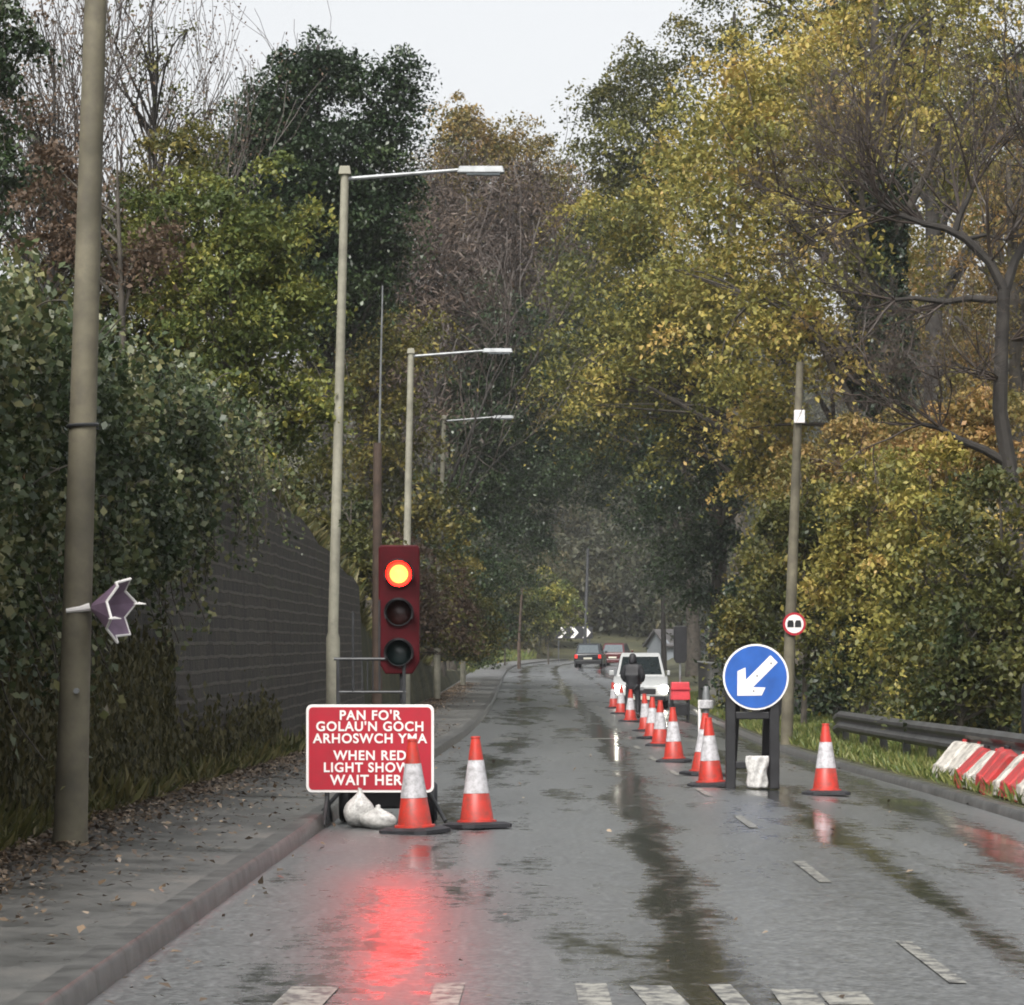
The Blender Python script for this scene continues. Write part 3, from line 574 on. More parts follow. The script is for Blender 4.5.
# crooked bare tree at the right edge
def crooked():
    Y = 50; b = base(1003, Y); root = empty('crooked_tree', b, 0, 'crooked dark leafless tree with spreading limbs at the right edge', 'tree'); t = MB(); tw = MB()
    P = lambda px, py, dy=0: tuple(at(px, py, Y + dy) - Vector(b) - Vector((0, 0, 0)))
    def limb(pts, r0, r1):
        n = len(pts); t.tube([P(*p) for p in pts], [r0 + (r1 - r0) * i / (n-1) for i in range(n)], 9)
    limb([(1008, 720), (1006, 600), (1012, 520), (1010, 470), (1000, 410), (1002, 340), (1004, 290)], .16, .10)
    limb([(1004, 290), (990, 262), (965, 238), (945, 228), (925, 224)], .085, .05); limb([(1004, 295, 0), (1015, 260, .3), (1030, 235, .5), (1040, 180, .7)], .085, .05)
    limb([(1010, 465), (985, 450), (960, 440), (940, 428), (922, 424)], .08, .035); limb([(996, 300), (970, 298), (945, 302), (915, 298), (895, 300)], .065, .03)
    limb([(955, 232), (960, 215), (965, 205), (972, 190)], .06, .035); limb([(962, 240), (985, 235), (1005, 240)], .04, .02); limb([(925, 224), (900, 215), (880, 205), (855, 212)], .05, .02)
    rs = random.Random(4)
    def twig(p, d, L, r, dep):
        path = [p]; q = Vector(p); dd = Vector(d)
        for i in range(4):
            dd = (dd + Vector((rs.gauss(0, .16), rs.gauss(0, .16), rs.gauss(.03, .13)))).normalized(); q = q + dd * L / 4; path.append(tuple(q))
        tw.tube(path, [r, r*.85, r*.7, r*.5, r*.35], 4 if r > .01 else 3, cap=False)
        if dep < 4:
            for j in range(3):
                k = rs.randint(1, 4); ax = Vector((rs.gauss(0, 1), rs.gauss(0, 1), rs.gauss(.2, .8))).normalized()
                twig(path[k], tuple((dd * .75 + ax * .6).normalized()), L * rs.uniform(.5, .8), r * .6, dep + 1)
    for (px, py, dx, dz, L) in [(925, 224, -.8, .5, 1.5), (855, 212, -1, .1, 1.3), (972, 190, .1, 1, 1.5), (895, 300, -1, .0, 1.2), (922, 424, -1, .2, 1.0), (1005, 240, .5, .8, 1.3), (1040, 180, -.2, 1, 1.8), (945, 302, -.6, -.5, .9), (880, 205, -.4, .9, 1.4), (940, 428, -.5, .7, 1.0), (1012, 340, .9, .4, 1.2), (990, 262, -.1, 1, 1.4), (900, 215, -.7, .7, 1.5), (960, 215, -.4, .9, 1.4), (1000, 380, -.8, .5, 1.2)]:
        for j in range(5): twig(P(px, py), tuple(Vector((dx + rs.gauss(0, .4), rs.gauss(0, .5), dz + rs.gauss(0, .3))).normalized()), L * rs.uniform(.8, 1.2), .022, 0)
    t.build('trunk', M['darkbark'], root, smooth=True, fix=False); tw.build('twigs', M['twig'], root, fix=False)
crooked()
# ivy sleeve round the autumn tree's trunk belongs to that tree
tr0 = bpy.data.objects['autumn_tree']
b0 = Vector(tr0.location); nn = 17000; tt = rng.random(nn); aa = rng.random(nn) * 6.283; rr = .42 + .34 * rng.random(nn) + .16 * np.sin(tt * 14)
zz = 2.5 + tt * 10; Civ = np.stack([rr * np.cos(aa) + .0, rr * np.sin(aa), zz], 1)
leaf_obj('ivy', Civ, .13 * rng.uniform(.6, 1.3, nn), .5 * rng.random(nn), M['dark'], tr0, droop=.6)
# roadside shrubs on the right
for i, (px, py, rx, rz, Y, m, lab) in enumerate([
        (1000, 580, 80, 120, 43, 'olive', 'big yellowing shrub behind the red and white barriers'),
        (930, 560, 70, 115, 49, 'autumn', 'yellow brown shrub behind the guard rail'),
        (865, 545, 60, 100, 56, 'autumn', 'leaning yellow shrub right of the wooden sign pole'),
        (805, 560, 50, 100, 62, 'olive', 'green shrub directly behind the wooden sign pole'),
        (762, 590, 36, 85, 70, 'olive', 'shrub left of the wooden sign pole'),
        (742, 620, 22, 70, 84, 'dark', 'dark shrub at the end of the black fence'),
        (862, 640, 42, 42, 56, 'ivy', 'low glossy green shrub beside the far end of the guard rail'),
        (960, 650, 60, 50, 42, 'olive', 'low dark shrub over the guard rail'),
        (905, 690, 45, 34, 53, 'olive', 'low scrub in the gap behind the middle of the guard rail'),
        (985, 690, 55, 40, 46, 'dark', 'dark low scrub beside the stout post'),
        (835, 690, 30, 34, 66, 'dark', 'dark low scrub behind the foot of the slim verge pole'),
        (960, 440, 90, 60, 58, 'amber', 'amber shrub under the crooked bare tree'),
        (850, 470, 70, 50, 72, 'amber', 'golden shrub below the ivy clad trunk'),
        (780, 460, 45, 60, 78, 'autumn', 'mottled shrub right of the dark ivy covered tree')]):
    px_tree('roadside_shrub', lab, px, Y, [(px, py, rx, rz, 0, rx*Y/FPX*.8), (px + rx*.4, py + rz*.5, rx*.8, rz*.6, 0, rx*Y/FPX*.7), (px - rx*.4, py + rz*.45, rx*.8, rz*.6, 0, rx*Y/FPX*.7), (px, py + rz*1.0, rx*.9, rz*.45, -.3, rx*Y/FPX*.6), (px + rx*.1, py - rz*.5, rx*.7, rz*.6, .3, rx*Y/FPX*.7)], .06, 34, .085 + Y*.0007, m, a=.25 + Y*.001, per=58, limbs=14, cat='shrub', group='shrubs along the right verge', spread=.85)
# ivy on the near wall
zlow = curve([(10, 1.4), (22, 1.7), (27, 2.0), (31, 2.45), (34, 3.0), (37, 3.55), (42, 3.9)])
nI = 1000; cy_ = rng.uniform(17, 37.5, nI); czz = rng.uniform(.6, 4.1, nI); keep = czz > zlow(cy_) + rng.normal(size=nI) * .22
cy_, czz = cy_[keep], czz[keep]; K = np.stack([xw(cy_) + .06 + rng.random(len(cy_)) ** 3 * .34 + .06 * np.sin(cy_ * 2.1 + czz), cy_, czz], 1)
ix = np.repeat(np.arange(len(K)), 115); C = K[ix] + rng.normal(size=(len(ix), 3)) * np.array([.07, .17, .16]); C[:, 0] = np.maximum(C[:, 0], xw(C[:, 1]) - .04)
tn = np.clip(.5 * rng.random(len(K))[ix] + .5 * rng.random(len(ix)), 0, 1)
tr_ = []; stv = MB()
for k in range(150):
    y = rng.uniform(17.5, 43); z0 = min(float(zlow(y)) + rng.uniform(-.1, .9), float(hb(y)) + .1); L_ = rng.uniform(.3, 1.3); q = np.array([float(xw(y)) + rng.uniform(.04, .3), y, z0]); path = []
    dd = np.array([rng.normal() * .12, rng.normal() * .3, -1.0])
    for i in range(9):
        path.append(tuple(q)); q = q + dd * L_ / 8; dd = dd + rng.normal(size=3) * .12; q[0] = max(q[0], float(xw(q[1])) + .03)
        for _ in range(int(rng.integers(2, 7))): tr_.append(q + rng.normal(size=3) * .05)
    stv.tube(path, .006, 4, cap=False)
for k in range(90):      # stray shoots standing off the top and face
    y = rng.uniform(17.5, 40); z0 = float(hb(y)) + .35 - rng.random() * max(.2, float(hb(y)) - .15 - float(zlow(y))); q = np.array([float(xw(y)) + .25, y, z0]); path = []
    dd = np.array([rng.uniform(.1, .5), rng.normal() * .5, rng.uniform(-.1, .9)])
    for i in range(8):
        path.append(tuple(q)); q = q + dd * .07; dd = dd + np.array([0, 0, -.12]) + rng.normal(size=3) * .06
        for _ in range(int(rng.integers(1, 4))): tr_.append(q + rng.normal(size=3) * .035)
    stv.tube(path, .006, 4, cap=False)
C = np.concatenate([C, np.array(tr_)]); tn = np.concatenate([tn, .3 + .7 * rng.random(len(tr_))])
ivy_o = tag(leaf_obj('ivy', C, .058 * rng.uniform(.35, 1.7, len(C)), tn, M['ivy'], up=.2, aspect=.75, droop=.5), 'thick glossy ivy hanging down the near end of the wall', 'ivy')
stv.build('stems', M['bark'], ivy_o, fix=False)

def blades(name, pos, h, tone, m, lean=.35, w=.012):
    n = len(pos); d = rng.normal(size=(n, 3)) * lean; d[:, 2] = 1; d /= np.linalg.norm(d, axis=1)[:, None]
    return leaf_obj(name, pos + d * h[:, None] * .5, h, tone, m, aspect=.13, up=0, direction=d * 3)
# grass: right verge, foot of the wall, bank top
n = 60000; y = 17 + 95 * rng.random(n) ** 1.3; x = xr(y) + .15 + 1.7 * rng.random(n); p = np.stack([x, y, terrain(x, y)], 1)
tag(blades('verge_grass', p, rng.uniform(.07, .24, n), rng.random(n), M['grass'], .5), 'bright green grass along the right verge', 'grass', kind='stuff')
n = 9000; y = rng.uniform(17, 64, n); x = xw(y) + .05 + .3 * rng.random(n) ** 2; k_ = np.clip(.5 + .5 * np.sin(y * 1.9) * np.sin(y * .73 + 1) + .35 * np.sin(y * 5.1), .05, 1.2); p = np.stack([x, y, zg(y) + .1], 1)
tag(blades('wall_foot_grass', p, rng.uniform(.06, .28, n) * (.4 + k_), rng.random(n), M['drygrass'], .55), 'straggly grass at the foot of the wall', 'grass', kind='stuff')
nk = 330; yk = np.concatenate([16 + 16 * rng.random(nk), 32 + 12 * rng.random(60)]); zk = np.concatenate([.15 + 1.25 * rng.random(nk), .1 + .45 * rng.random(60)]); ix = np.repeat(np.arange(len(yk)), 130)
y = yk[ix] + rng.normal(size=len(ix)) * .22; z = np.maximum(.05, zk[ix] + rng.normal(size=len(ix)) * .2); n = len(y)
d = rng.normal(size=(n, 3)) * .3; d[:, 2] = -1
tag(leaf_obj('wall_moss', np.stack([xw(y) + .04 + .07 * rng.random(n), y, zg(y) + z], 1), rng.uniform(.03, .13, n), rng.random(n), M['wallmoss'], aspect=.4, up=0, direction=d * 2), 'mossy hanging grass growing over the lower wall', 'moss', kind='stuff')
n = 30000; y = rng.uniform(34, 110, n); x = xw(y) - .35 - 2.5 * rng.random(n) ** 1.5; p = np.stack([x, y, terrain(x, y)], 1)
tag(blades('bank_grass', p, rng.uniform(.15, .55, n), rng.random(n), M['drygrass'], .6), 'long pale grass spilling over the top of the wall', 'grass', kind='stuff')
n = 14000; y = rng.uniform(165, 262, n); x = xw(y) - 12 * rng.random(n); p = np.stack([x, y, terrain(x, y)], 1)
tag(blades('meadow_grass', p, rng.uniform(.3, .9, n), rng.random(n), M['grass'], .4), 'grass inside the far bend', 'grass', kind='stuff')
# leaf litter
n = 40000; y = 14 + 120 * rng.random(n) ** 1.6; u = np.abs(rng.normal(size=n)) * .42; x = xw(y) + .05 + u; ok = x < xl(y) - .05; x, y = x[ok], y[ok]
n2 = 1500; y2 = 14 + 50 * rng.random(n2); x2 = xl(y2) - .2 - 1.3 * rng.random(n2)
n3 = 200; y3 = 13 + 40 * rng.random(n3) ** 1.3; x3 = np.where(rng.random(n3) < .6, xl(y3) + .05 + np.abs(rng.normal(size=n3)) * .22, xl(y3) + 6.4 * rng.random(n3))
X = np.concatenate([x, x2, x3]); Y = np.concatenate([y, y2, y3]); Z = np.concatenate([zg(y) + .135, zg(y2) + .135, np.array([road_z(a, b) for a, b in zip(x3, y3)]) + .012])
Z = Z + rng.random(len(Z)) * .02; d = rng.normal(size=(len(X), 3)); d[:, 2] *= .15
tag(leaf_obj('fallen_leaves', np.stack([X, Y, Z], 1), rng.uniform(.025, .085, len(X)) * (.55 + .45 * rng.random(len(X))), rng.random(len(X)), M['litter'], up=1.2, direction=d * 2, aspect=.7), 'brown wet leaves scattered over the footway and gutter', 'leaves', kind='stuff')
# far wood on the hillside
def far_wood():
    cs = []; ts = []
    for k in range(420):
        y = 262 + 190 * rng.random() ** 1.3; x = rng.uniform(-.06, .14) * y
        if float(xl(y)) - 3 < x < float(xr(y)) + 2 and y < 285: continue
        z = TZ(x, y); h = rng.uniform(6, 13) * (1 if y > 290 else .7)
        C, t, _ = clumps([(x, y, z + h*.5, h*.42, h*.42, h*.52)], 46, 24, .8); cs.append(C); ts.append(np.clip(t * .6 + .4 * rng.random(), 0, 1))
    C = np.concatenate(cs); T = np.concatenate(ts)
    o = leaf_obj('far_wood', C, .5 * rng.uniform(.5, 1.4, len(C)), T, M['farwood']); tag(o, 'misty autumn wood on the hillside past the bend', 'wood', kind='stuff')
far_wood()
def haze_box():
    b = MB(); b.box(-200, 200, -25, 700, -3, 75); m = bpy.data.materials.new('damp air'); m.use_nodes = True; nt = m.node_tree
    nt.nodes.remove(nt.nodes['Principled BSDF']); v = N(nt, 'ShaderNodeVolumePrincipled'); v.inputs['Color'].default_value = (.9, .92, .95, 1); v.inputs['Density'].default_value = .00024
    nt.links.new(v.outputs[0], nt.nodes['Material Output'].inputs['Volume']); tag(b.build('haze', m), 'thin grey damp air over the whole road', 'haze', kind='stuff')
haze_box()
#%%OBJECTS
# ---------------------------------------------------------------- poles and lamps on the left
def drop(px, Y): x = (px - HX) * Y / FPX; return Vector((x, Y, TZ(x, Y)))
def foot(px, Y):      # a spot on the footway, road or verge under that pixel column
    x = (px - HX) * Y / FPX; z = float(zg(Y))
    if x < float(xl(Y)) - .1: z += .11
    elif x < float(xr(Y)): z = road_z(x, Y)
    else: z = TZ(x, Y)
    return Vector((x, Y, z))
Y = 22.2; p = foot(70, Y); root = empty('telegraph_pole', p, 0, 'weathered wooden telegraph pole on the near left footway with a purple ornament tied on', 'pole')
b = MB(); tx = (97 - 70) * Y / FPX / 6.2
path = [(tx * z, 0, z) for z in (-.3, .0, .12, 1.0, 2.0, 3.2, 4.4, 5.6, 6.8, 8.2)]
b.tube(path, [.148, .132, .119, .107, .10, .093, .086, .079, .073, .068], 20); b.build('shaft', M['polewood'], root, smooth=True, fix=False)
b = MB(); b.lathe([(.02, 0), (.02, .03)], 10, 'Y', (tx*1.08+.03, -.118, 1.08)); b.build('stud', M['galv'], root)
b = MB(); b.tube([(tx*2.9 + .105*math.cos(a), .105*math.sin(a), 2.9 + .004*a) for a in np.linspace(0, 6.28, 24)], .012, 6); b.build('steel_band', M['darksteel'], root)
# the ornament
z0 = CH + (HY - 607) * Y / FPX - p.z
o = empty('star_ornament', p + Vector((tx*z0 + .10, -.09, z0)), 0, 'faded purple folded star with white zigzag edge tied to the wooden pole', 'ornament')
o.rotation_euler = (R(14), R(6), R(-14))
b = MB(); e = MB(); n = 12; apex = (0, 0, 0); rim = []
for k in range(n):
    a = 2*math.pi*k/n; r = .23 if k % 2 == 0 else .19; d = .25 if k % 2 == 0 else .19
    rim.append((d, r * math.cos(a), r * math.sin(a)))
thick = .006
vs = [(.02, .03*math.cos(2*math.pi*k/n), .03*math.sin(2*math.pi*k/n)) for k in range(n)] + rim
b.add(vs, [(k, (k+1) % n, n + (k+1) % n, n + k) for k in range(n)] + [tuple(range(n))[::-1]])
pt = b.build('cup', M['purple'], o); sm = pt.modifiers.new('card', 'SOLIDIFY'); sm.thickness = thick
e.tube(rim + [rim[0], rim[1]], .0105, 6); e.build('edge_trim', M['signwhite'], o, fix=False)
for k in (0, 6):
    t = MB(); q = rim[k]; t.add([(q[0], q[1]-.03, q[2]-.0), (q[0]+.07, q[1]+.01, q[2]*1.18), (q[0]+.01, q[1]+.035, q[2]*.97), (q[0]-.01, q[1]-.03, q[2])], [(0, 1, 2), (0, 2, 3)]); f_ = t.build('tip', M['signwhite'], o); f_.modifiers.new('card', 'SOLIDIFY').thickness = .006
t = MB(); t.tube([(-.0, .0, .0), (-.06, -.03, -.015), (-.15, -.06, -.03)], [.03, .022, .016], 8); t.build('ribbon', M['signwhite'], o, smooth=True)

def street_lamp(px0, px1, Y, top, arm_px, lab, m='concrete', rise=.12, head=True, name='street_lamp', r=.075):
    p = foot(px0, Y); H = CH - (top - HY) * Y / FPX - p.z; lean = (px1 - px0) * Y / FPX
    root = empty(name, p, 0, lab, 'lamp post', 'street lamps along the left footway')
    b = MB(); b.tube([(0, 0, -.2), (0, 0, 1.6), (.0, 0, 1.68), (lean, 0, H)], [r*1.35, r*1.32, r, r*.78], 14); b.build('column', M[m], root, smooth=True, fix=False)
    if head:
        L = arm_px * Y / FPX
        b = MB(); b.tube([(lean - .02, 0, H - .10), (lean + .12, 0, H - .09), (lean + L * .72, 0, H - .09 + rise)], [.035, .032, .026], 8); b.build('arm', M['galv'], root, smooth=True, fix=False)
        b = MB(); b.box(-.09, .09, -.09, .09, 0, .12, .02, .02); c = b.build('cap', M[m], root, bev=.01); c.location = (lean, 0, H - .04)
        h = MB(); z = H - .09 + rise; h.box(lean + L*.70, lean + L, -.09, .09, z - .05, z + .05, .03, .02); h.build('lantern', M['galv'], root, bev=.015)
        g = MB(); g.box(lean + L*.76, lean + L*.97, -.07, .07, z - .075, z - .052); g.build('diffuser', M['greyglass'], root)
    return root
street_lamp(333, 345, 45, 172, 160, 'tallest pale street lamp with its long arm, behind the red sign')
street_lamp(405, 411, 72, 352, 102, 'second street lamp, its column just right of the red signal head', r=.09)
street_lamp(437, 444, 100, 418, 70, 'thin street lamp whose arm shows under that of the second lamp', r=.085)
street_lamp(463, 467, 128, 470, 55, 'farthest arm lamp, small against the dark trees on the left', r=.085)
street_lamp(519, 522, 192, 588, 0, 'short bare brown post on the grass inside the far bend', 'brownwood', head=False, name='wooden_post', r=.08)['group'] = 'poles near the far bend'
street_lamp(585, 588, 226, 548, 0, 'dark column beside the chevron board behind the cars', 'darksteel', head=False, name='dark_column', r=.12)['group'] = 'poles near the far bend'
p = foot(377, 56); root = empty('utility_pole', p, 0, 'dark brown utility pole rising behind the red signal', 'pole')
b = MB(); b.tube([(0, 0, -.2), (0, 0, 2), (.01, 0, CH + 200*56/FPX - p.z)], [.10, .085, .075], 12); b.build('shaft', M['brownwood'], root, smooth=True, fix=False)
b = MB(); zt = CH + 200*56/FPX - p.z; b.tube([(.03, -.03, zt - .8), (.06, -.03, zt + 1), (.10, -.03, zt + 2.75)], [.022, .02, .014], 6); b.build('mast', M['galv'], root, smooth=True, fix=False)

# ---------------------------------------------------------------- writing
def text_mesh(name, body, size, parent, loc, m, bold=.0, depth=.002, align='CENTER', sx=1.0):
    cu = bpy.data.curves.new(name, 'FONT'); cu.body = body; cu.size = size; cu.align_x = align; cu.offset = bold; cu.extrude = depth; cu.space_character = 1.12
    t = bpy.data.objects.new(name, cu); COL.objects.link(t)
    me = bpy.data.meshes.new_from_object(t.evaluated_get(bpy.context.evaluated_depsgraph_get())); bpy.data.objects.remove(t)
    me.materials.clear(); me.materials.append(m); me.name = name
    o = bpy.data.objects.new(name, me); COL.objects.link(o); o.parent = parent; o.location = loc; o.rotation_euler = (R(90), 0, 0); o.scale = (sx, 1, 1)
    return o
# ---------------------------------------------------------------- wait-here sign
Y = 26.6; p = foot(370, Y); ppm = FPX / Y
root = empty('wait_sign', p, R(-1.5), 'red bilingual sign with white lettering telling drivers to wait when the red light shows', 'road sign')
zc = CH + (HY - 748.5) / ppm - p.z; w, h = 128/ppm, 88/ppm
b = MB(); b.prism(rrect(0, zc, w, h, .05), 0, .012); b.build('plate', M['signwhite'], root, bev=.002)
b = MB(); b.prism(rrect(0, zc, w - .045, h - .045, .035), -.004, .004); b.build('red_face', M['signred'], root)
s_ = .108
lines = [("PAN FO'R", .28, s_), ("GOLAU'N GOCH", .187, s_), ("ARHOSWCH YMA", .087, s_), ("WHEN RED", -.054, s_), ("LIGHT SHOWS", -.154, s_), ("WAIT HERE", -.262, s_ * 1.08)]
for tx_, dz, sz in lines: text_mesh('lettering', tx_, sz * 1.02, root, (0, -.0065, zc + dz - .04), M['signwhite'], bold=.0026, sx=.98)
b = MB()
for x in (-.36, .36):
    b.tube([(x, .03, 0.01), (x, .03, zc + h*.42)], .02, 8)
b.box(-.42, .42, .02, .05, zc - h*.32, zc - h*.28); b.box(-.42, .42, .02, .05, zc + h*.28, zc + h*.32)
b.build('frame', M['darksteel'], root)
for s in (-1, 1):
    q = MB(); q.tube([(s*.36, .03, .24), (s*.36, -.34, .02)], .017, 8); q.tube([(s*.36, .03, .24), (s*.36, .42, .02)], .017, 8); q.build('leg', M['darksteel'], root)
def sandbag(loc, rz, label, s=1.0, flat=False, group=None, seed=1):
    rs = random.Random(seed); bm = bmesh.new(); bmesh.ops.create_icosphere(bm, subdivisions=4, radius=1)
    for v in bm.verts:
        x, y, z = v.co; an = math.atan2(y, x); n = .05 * math.sin(9*an + seed + z*2) * max(0, z + .3) + .03 * math.sin(4*an - seed) + math.sin(3*x + seed) * math.cos(2*z + y*3) * .07 + math.sin(6*z + 3*x + seed*2) * .015
        k = 1 + n; v.co = (x * .17 * k * (1 - .18*z), y * .12 * k, max(-.98, z * k) * .17)
        v.co.z += .17
        if z > .55: q = min(1, (z - .55) / .3); v.co.x *= 1 - .62*q; v.co.y *= 1 - .6*q; v.co.z += .05*q + (.03 if z > .93 else 0)
        if z > .95: v.co.x *= 1.7; v.co.y *= 1.6
    bmesh.ops.scale(bm, vec=(s, s, s), verts=bm.verts)
    me = bpy.data.meshes.new('sandbag'); bm.to_mesh(me); bm.free(); me.polygons.foreach_set('use_smooth', [True] * len(me.polygons)); me.materials.append(M['sandbag'])
    o = bpy.data.objects.new('sandbag', me); COL.objects.link(o); o.location = loc; o.rotation_euler = (0, 0, rz); return tag(o, label, 'sandbag', group)
q = sandbag(foot(360, 26.35), .3, 'crumpled grey white sandbag tied under the red sign', 1.0, seed=2, group='sandbags under the signs'); q.scale = (.8, 1, .78)
q = sandbag(foot(378, 26.15), -.5, 'slumped white sandbag beside the cone in front of the red sign', .62, seed=5, group='sandbags under the signs'); q.scale = (1.5, 1, .75)

# ---------------------------------------------------------------- portable signal facing us
Y = 27.1; ppm = FPX / Y; p = foot(399, Y)
root = empty('traffic_signal', p, 0, 'portable traffic signal showing red towards us, behind the red sign', 'traffic light', 'portable traffic signals')
zt = CH + (HY - 545)/ppm - p.z; zb = CH + (HY - 674)/ppm - p.z; w = 41/ppm
def signal_head(root, zt, zb, w, lit=True):
    pts = [(-w/2, zb + .10), (-w/2 + .06, zb), (w/2 - .06, zb), (w/2, zb + .10), (w/2, zt - .02), (w/2 - .02, zt), (-w/2 + .02, zt), (-w/2, zt - .02)]
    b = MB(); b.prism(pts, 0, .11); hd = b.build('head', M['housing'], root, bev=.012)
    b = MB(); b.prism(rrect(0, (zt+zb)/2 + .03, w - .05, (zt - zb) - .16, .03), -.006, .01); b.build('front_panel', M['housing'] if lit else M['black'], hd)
    H = zt - zb
    for i, fz in enumerate((.775, .475, .165)):
        c = (0, -.006, zb + H * fz); r = .105
        g = MB(); g.lathe([(r*1.08, .0), (r*1.08, .03), (r, .03), (r, 0)], 28, 'Y', c, cap=False); rg = g.build('lens_ring', M['black'], root, smooth=True)
        l = MB(); l.lathe([(r, .004), (r*.85, .022), (r*.5, .036), (.001, .042)], 28, 'Y', c); ln = l.build('lens', (M['lampred'], M['lensamber'], M['lensgreen'])[i] if lit else M['black'], root, smooth=True)
        if i == 0 and lit:
            k = MB(); k.lathe([(r*.74, .032), (r*.6, .046), (r*.3, .054), (.001, .056)], 24, 'Y', c); k.build('lamp_core', M['lampcore'], ln, smooth=True)
        if i == 0 and lit:
            ld = bpy.data.lights.new('red_beam', 'SPOT'); lo = bpy.data.objects.new('red_beam', ld); COL.objects.link(lo); lo.parent = root
            lo.location = (c[0], -.09, c[2] - .085); lo.rotation_euler = (R(-90), 0, 0); ld.energy = 34; ld.color = (1, .0006, .0012); ld.spot_size = R(48); ld.spot_blend = 1.0; ld.shadow_soft_size = .014
        # hood: half tube open below
        v = MB(); n = 14; vs = []; fs = []; R0, R1 = r*1.2, r*1.04
        for k in range(n + 1):
            a = R(-25) + R(230) * k / n; dl = .22 * (.5 + .45 * max(0, math.sin(a)))
            for rr_, dd in ((R0, 0), (R0, dl), (R1, dl), (R1, 0)): vs.append((c[0] + rr_*math.cos(a), c[1] - dd, c[2] + rr_*math.sin(a)))
        for k in range(n):
            for j in range(4): fs.append((k*4 + j, k*4 + (j+1) % 4, k*4 + 4 + (j+1) % 4, k*4 + 4 + j))
        v.add(vs, fs); v.build('visor', M['black'], root, smooth=True)
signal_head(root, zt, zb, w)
b = MB(); b.tube([(.03, .06, .3), (.03, .06, zb + .1)], .028, 10); b.build('pole', M['darksteel'], root, smooth=True)
fr = MB(); X0, X1 = (334 - 399)/ppm, (406 - 399)/ppm; z1 = CH + (HY - 659)/ppm - p.z; z2 = CH + (HY - 692)/ppm - p.z
fr.tube([(X0, 0, z1), (X1, 0, z1)], .013, 8); fr.tube([(X0 + .03, 0, z2), (X1, 0, z2)], .011, 8)
for px_ in (338, 404): fr.tube([((px_ - 399)/ppm, 0, .25), ((px_ - 399)/ppm, 0, z1)], .015, 8)
for px_ in (362, 367.5, 373): fr.tube([((px_ - 399)/ppm, 0, z2), ((px_ - 399)/ppm, 0, z1)], .006, 6)
fr.tube([((353 - 399)/ppm, 0, z2), ((353 - 399)/ppm, 0, CH + (HY - 612)/ppm - p.z)], .011, 8)
fr.tube([((379.5 - 399)/ppm, 0, z2), ((379.5 - 399)/ppm, 0, CH + (HY - 600)/ppm - p.z)], .009, 8)
fr.build('trolley_frame', M['darksteel'], root)
b = MB(); b.box(-.42, .2, -.02, .34, .12, .44, .01, .01); b.build('battery_box', M['black'], root, bev=.02)
for x in (-.46, .27):
    b = MB(); b.lathe([(.05, -.04), (.15, -.05), (.17, -.03), (.17, .03), (.15, .05), (.05, .04)], 22, 'X', (x, .15, .17)); wl = b.build('wheel', M['rubber'], root, smooth=True)
    b = MB(); b.lathe([(.0, -.045), (.07, -.05), (.07, .05), (.0, .045)], 14, 'X', (x, .15, .17), cap=False); b.build('hub', M['darksteel'], wl, smooth=True)
for sx in (-1, 1):
    b = MB(); b.tube([(-.12 + sx*.35, 0, .3), (-.15 + sx*.55, -.3, .03)], .018, 8); b.build('leg', M['darksteel'], root)

# ---------------------------------------------------------------- cones
def make_cone():
    root = empty('traffic_cone', (0, 0, 0))
    b = MB(); o8 = [(x*.235, y*.235) for x, y in ((-.7, -1), (.7, -1), (1, -.7), (1, .7), (.7, 1), (-.7, 1), (-1, .7), (-1, -.7))]
    vs = [(x, y, 0) for x, y in o8] + [(x*1.0, y*1.0, .03) for x, y in o8] + [(x*.8, y*.8, .048) for x, y in o8]; n = 8
    b.add(vs, [tuple(range(8))[::-1], tuple(range(16, 24))] + [(i + r*8, (i+1) % 8 + r*8, (i+1) % 8 + r*8 + 8, i + r*8 + 8) for r in (0, 1) for i in range(8)])
    b.build('base', M['rubber'], root)
    rz = lambda z: .142 + (.036 - .142) * (z - .045) / (.735 - .045)
    b = MB(); b.lathe([(.165, .046), (.163, .062), (rz(.065), .066), (rz(.28), .28), (rz(.28)-.004, .285), (rz(.555)-.004, .552), (rz(.555), .556), (rz(.735), .735), (.042, .738), (.04, .75), (.02, .752)], 28); b.build('body', M['conered'], root, smooth=True)
    b = MB(); b.lathe([(rz(.283)+.0025, .283), (rz(.555)+.0025, .555)], 28, cap=False); b.build('reflective_sleeve', M['conewhite'], root, smooth=True)
    return root
G = 'traffic cones round the roadworks'
cones = [ (415, 25.6, 'red and white cone standing in front of the red sign'),
 (477, 26.3, 'red and white cone alone on the road just right of the red sign'),
 (826, 33.6, 'lone cone in the closed lane right of the blue arrow sign'),
 (711, 35.0, 'cone touching the left side of the blue arrow sign frame'),
 (702.5, 38.6, 'cone half hidden behind the one beside the blue arrow sign'),
 (674, 44.0, 'cone standing before the red battery box'),
 (660, 52.5, 'cone nearest us of the three overlapping below the white car grille'),
 (652, 57.5, 'middle cone of the three overlapping below the white car grille'),
 (646, 64.0, 'farthest cone of the three overlapping below the white car grille'),
 (630.5, 74.0, 'cone at the left foot of the person in black'),
 (621, 84.0, 'cone under the left headlamp of the white car'),
 (614, 92.0, 'farthest small cone at the left corner of the white car')]
c0 = make_cone()
for i, (px, Y, lab) in enumerate(cones):
    o = c0 if i == 0 else copy_tree(c0); q = foot(px, Y); q.z += .003; o.location = q
    o.rotation_euler = (R(random.uniform(-2.5, 2.5)), R(random.uniform(-2.5, 2.5)), random.uniform(0, 1.5)); tag(o, lab, 'traffic cone', G)
    if i == 4: o.rotation_euler = (0, R(3), .4)

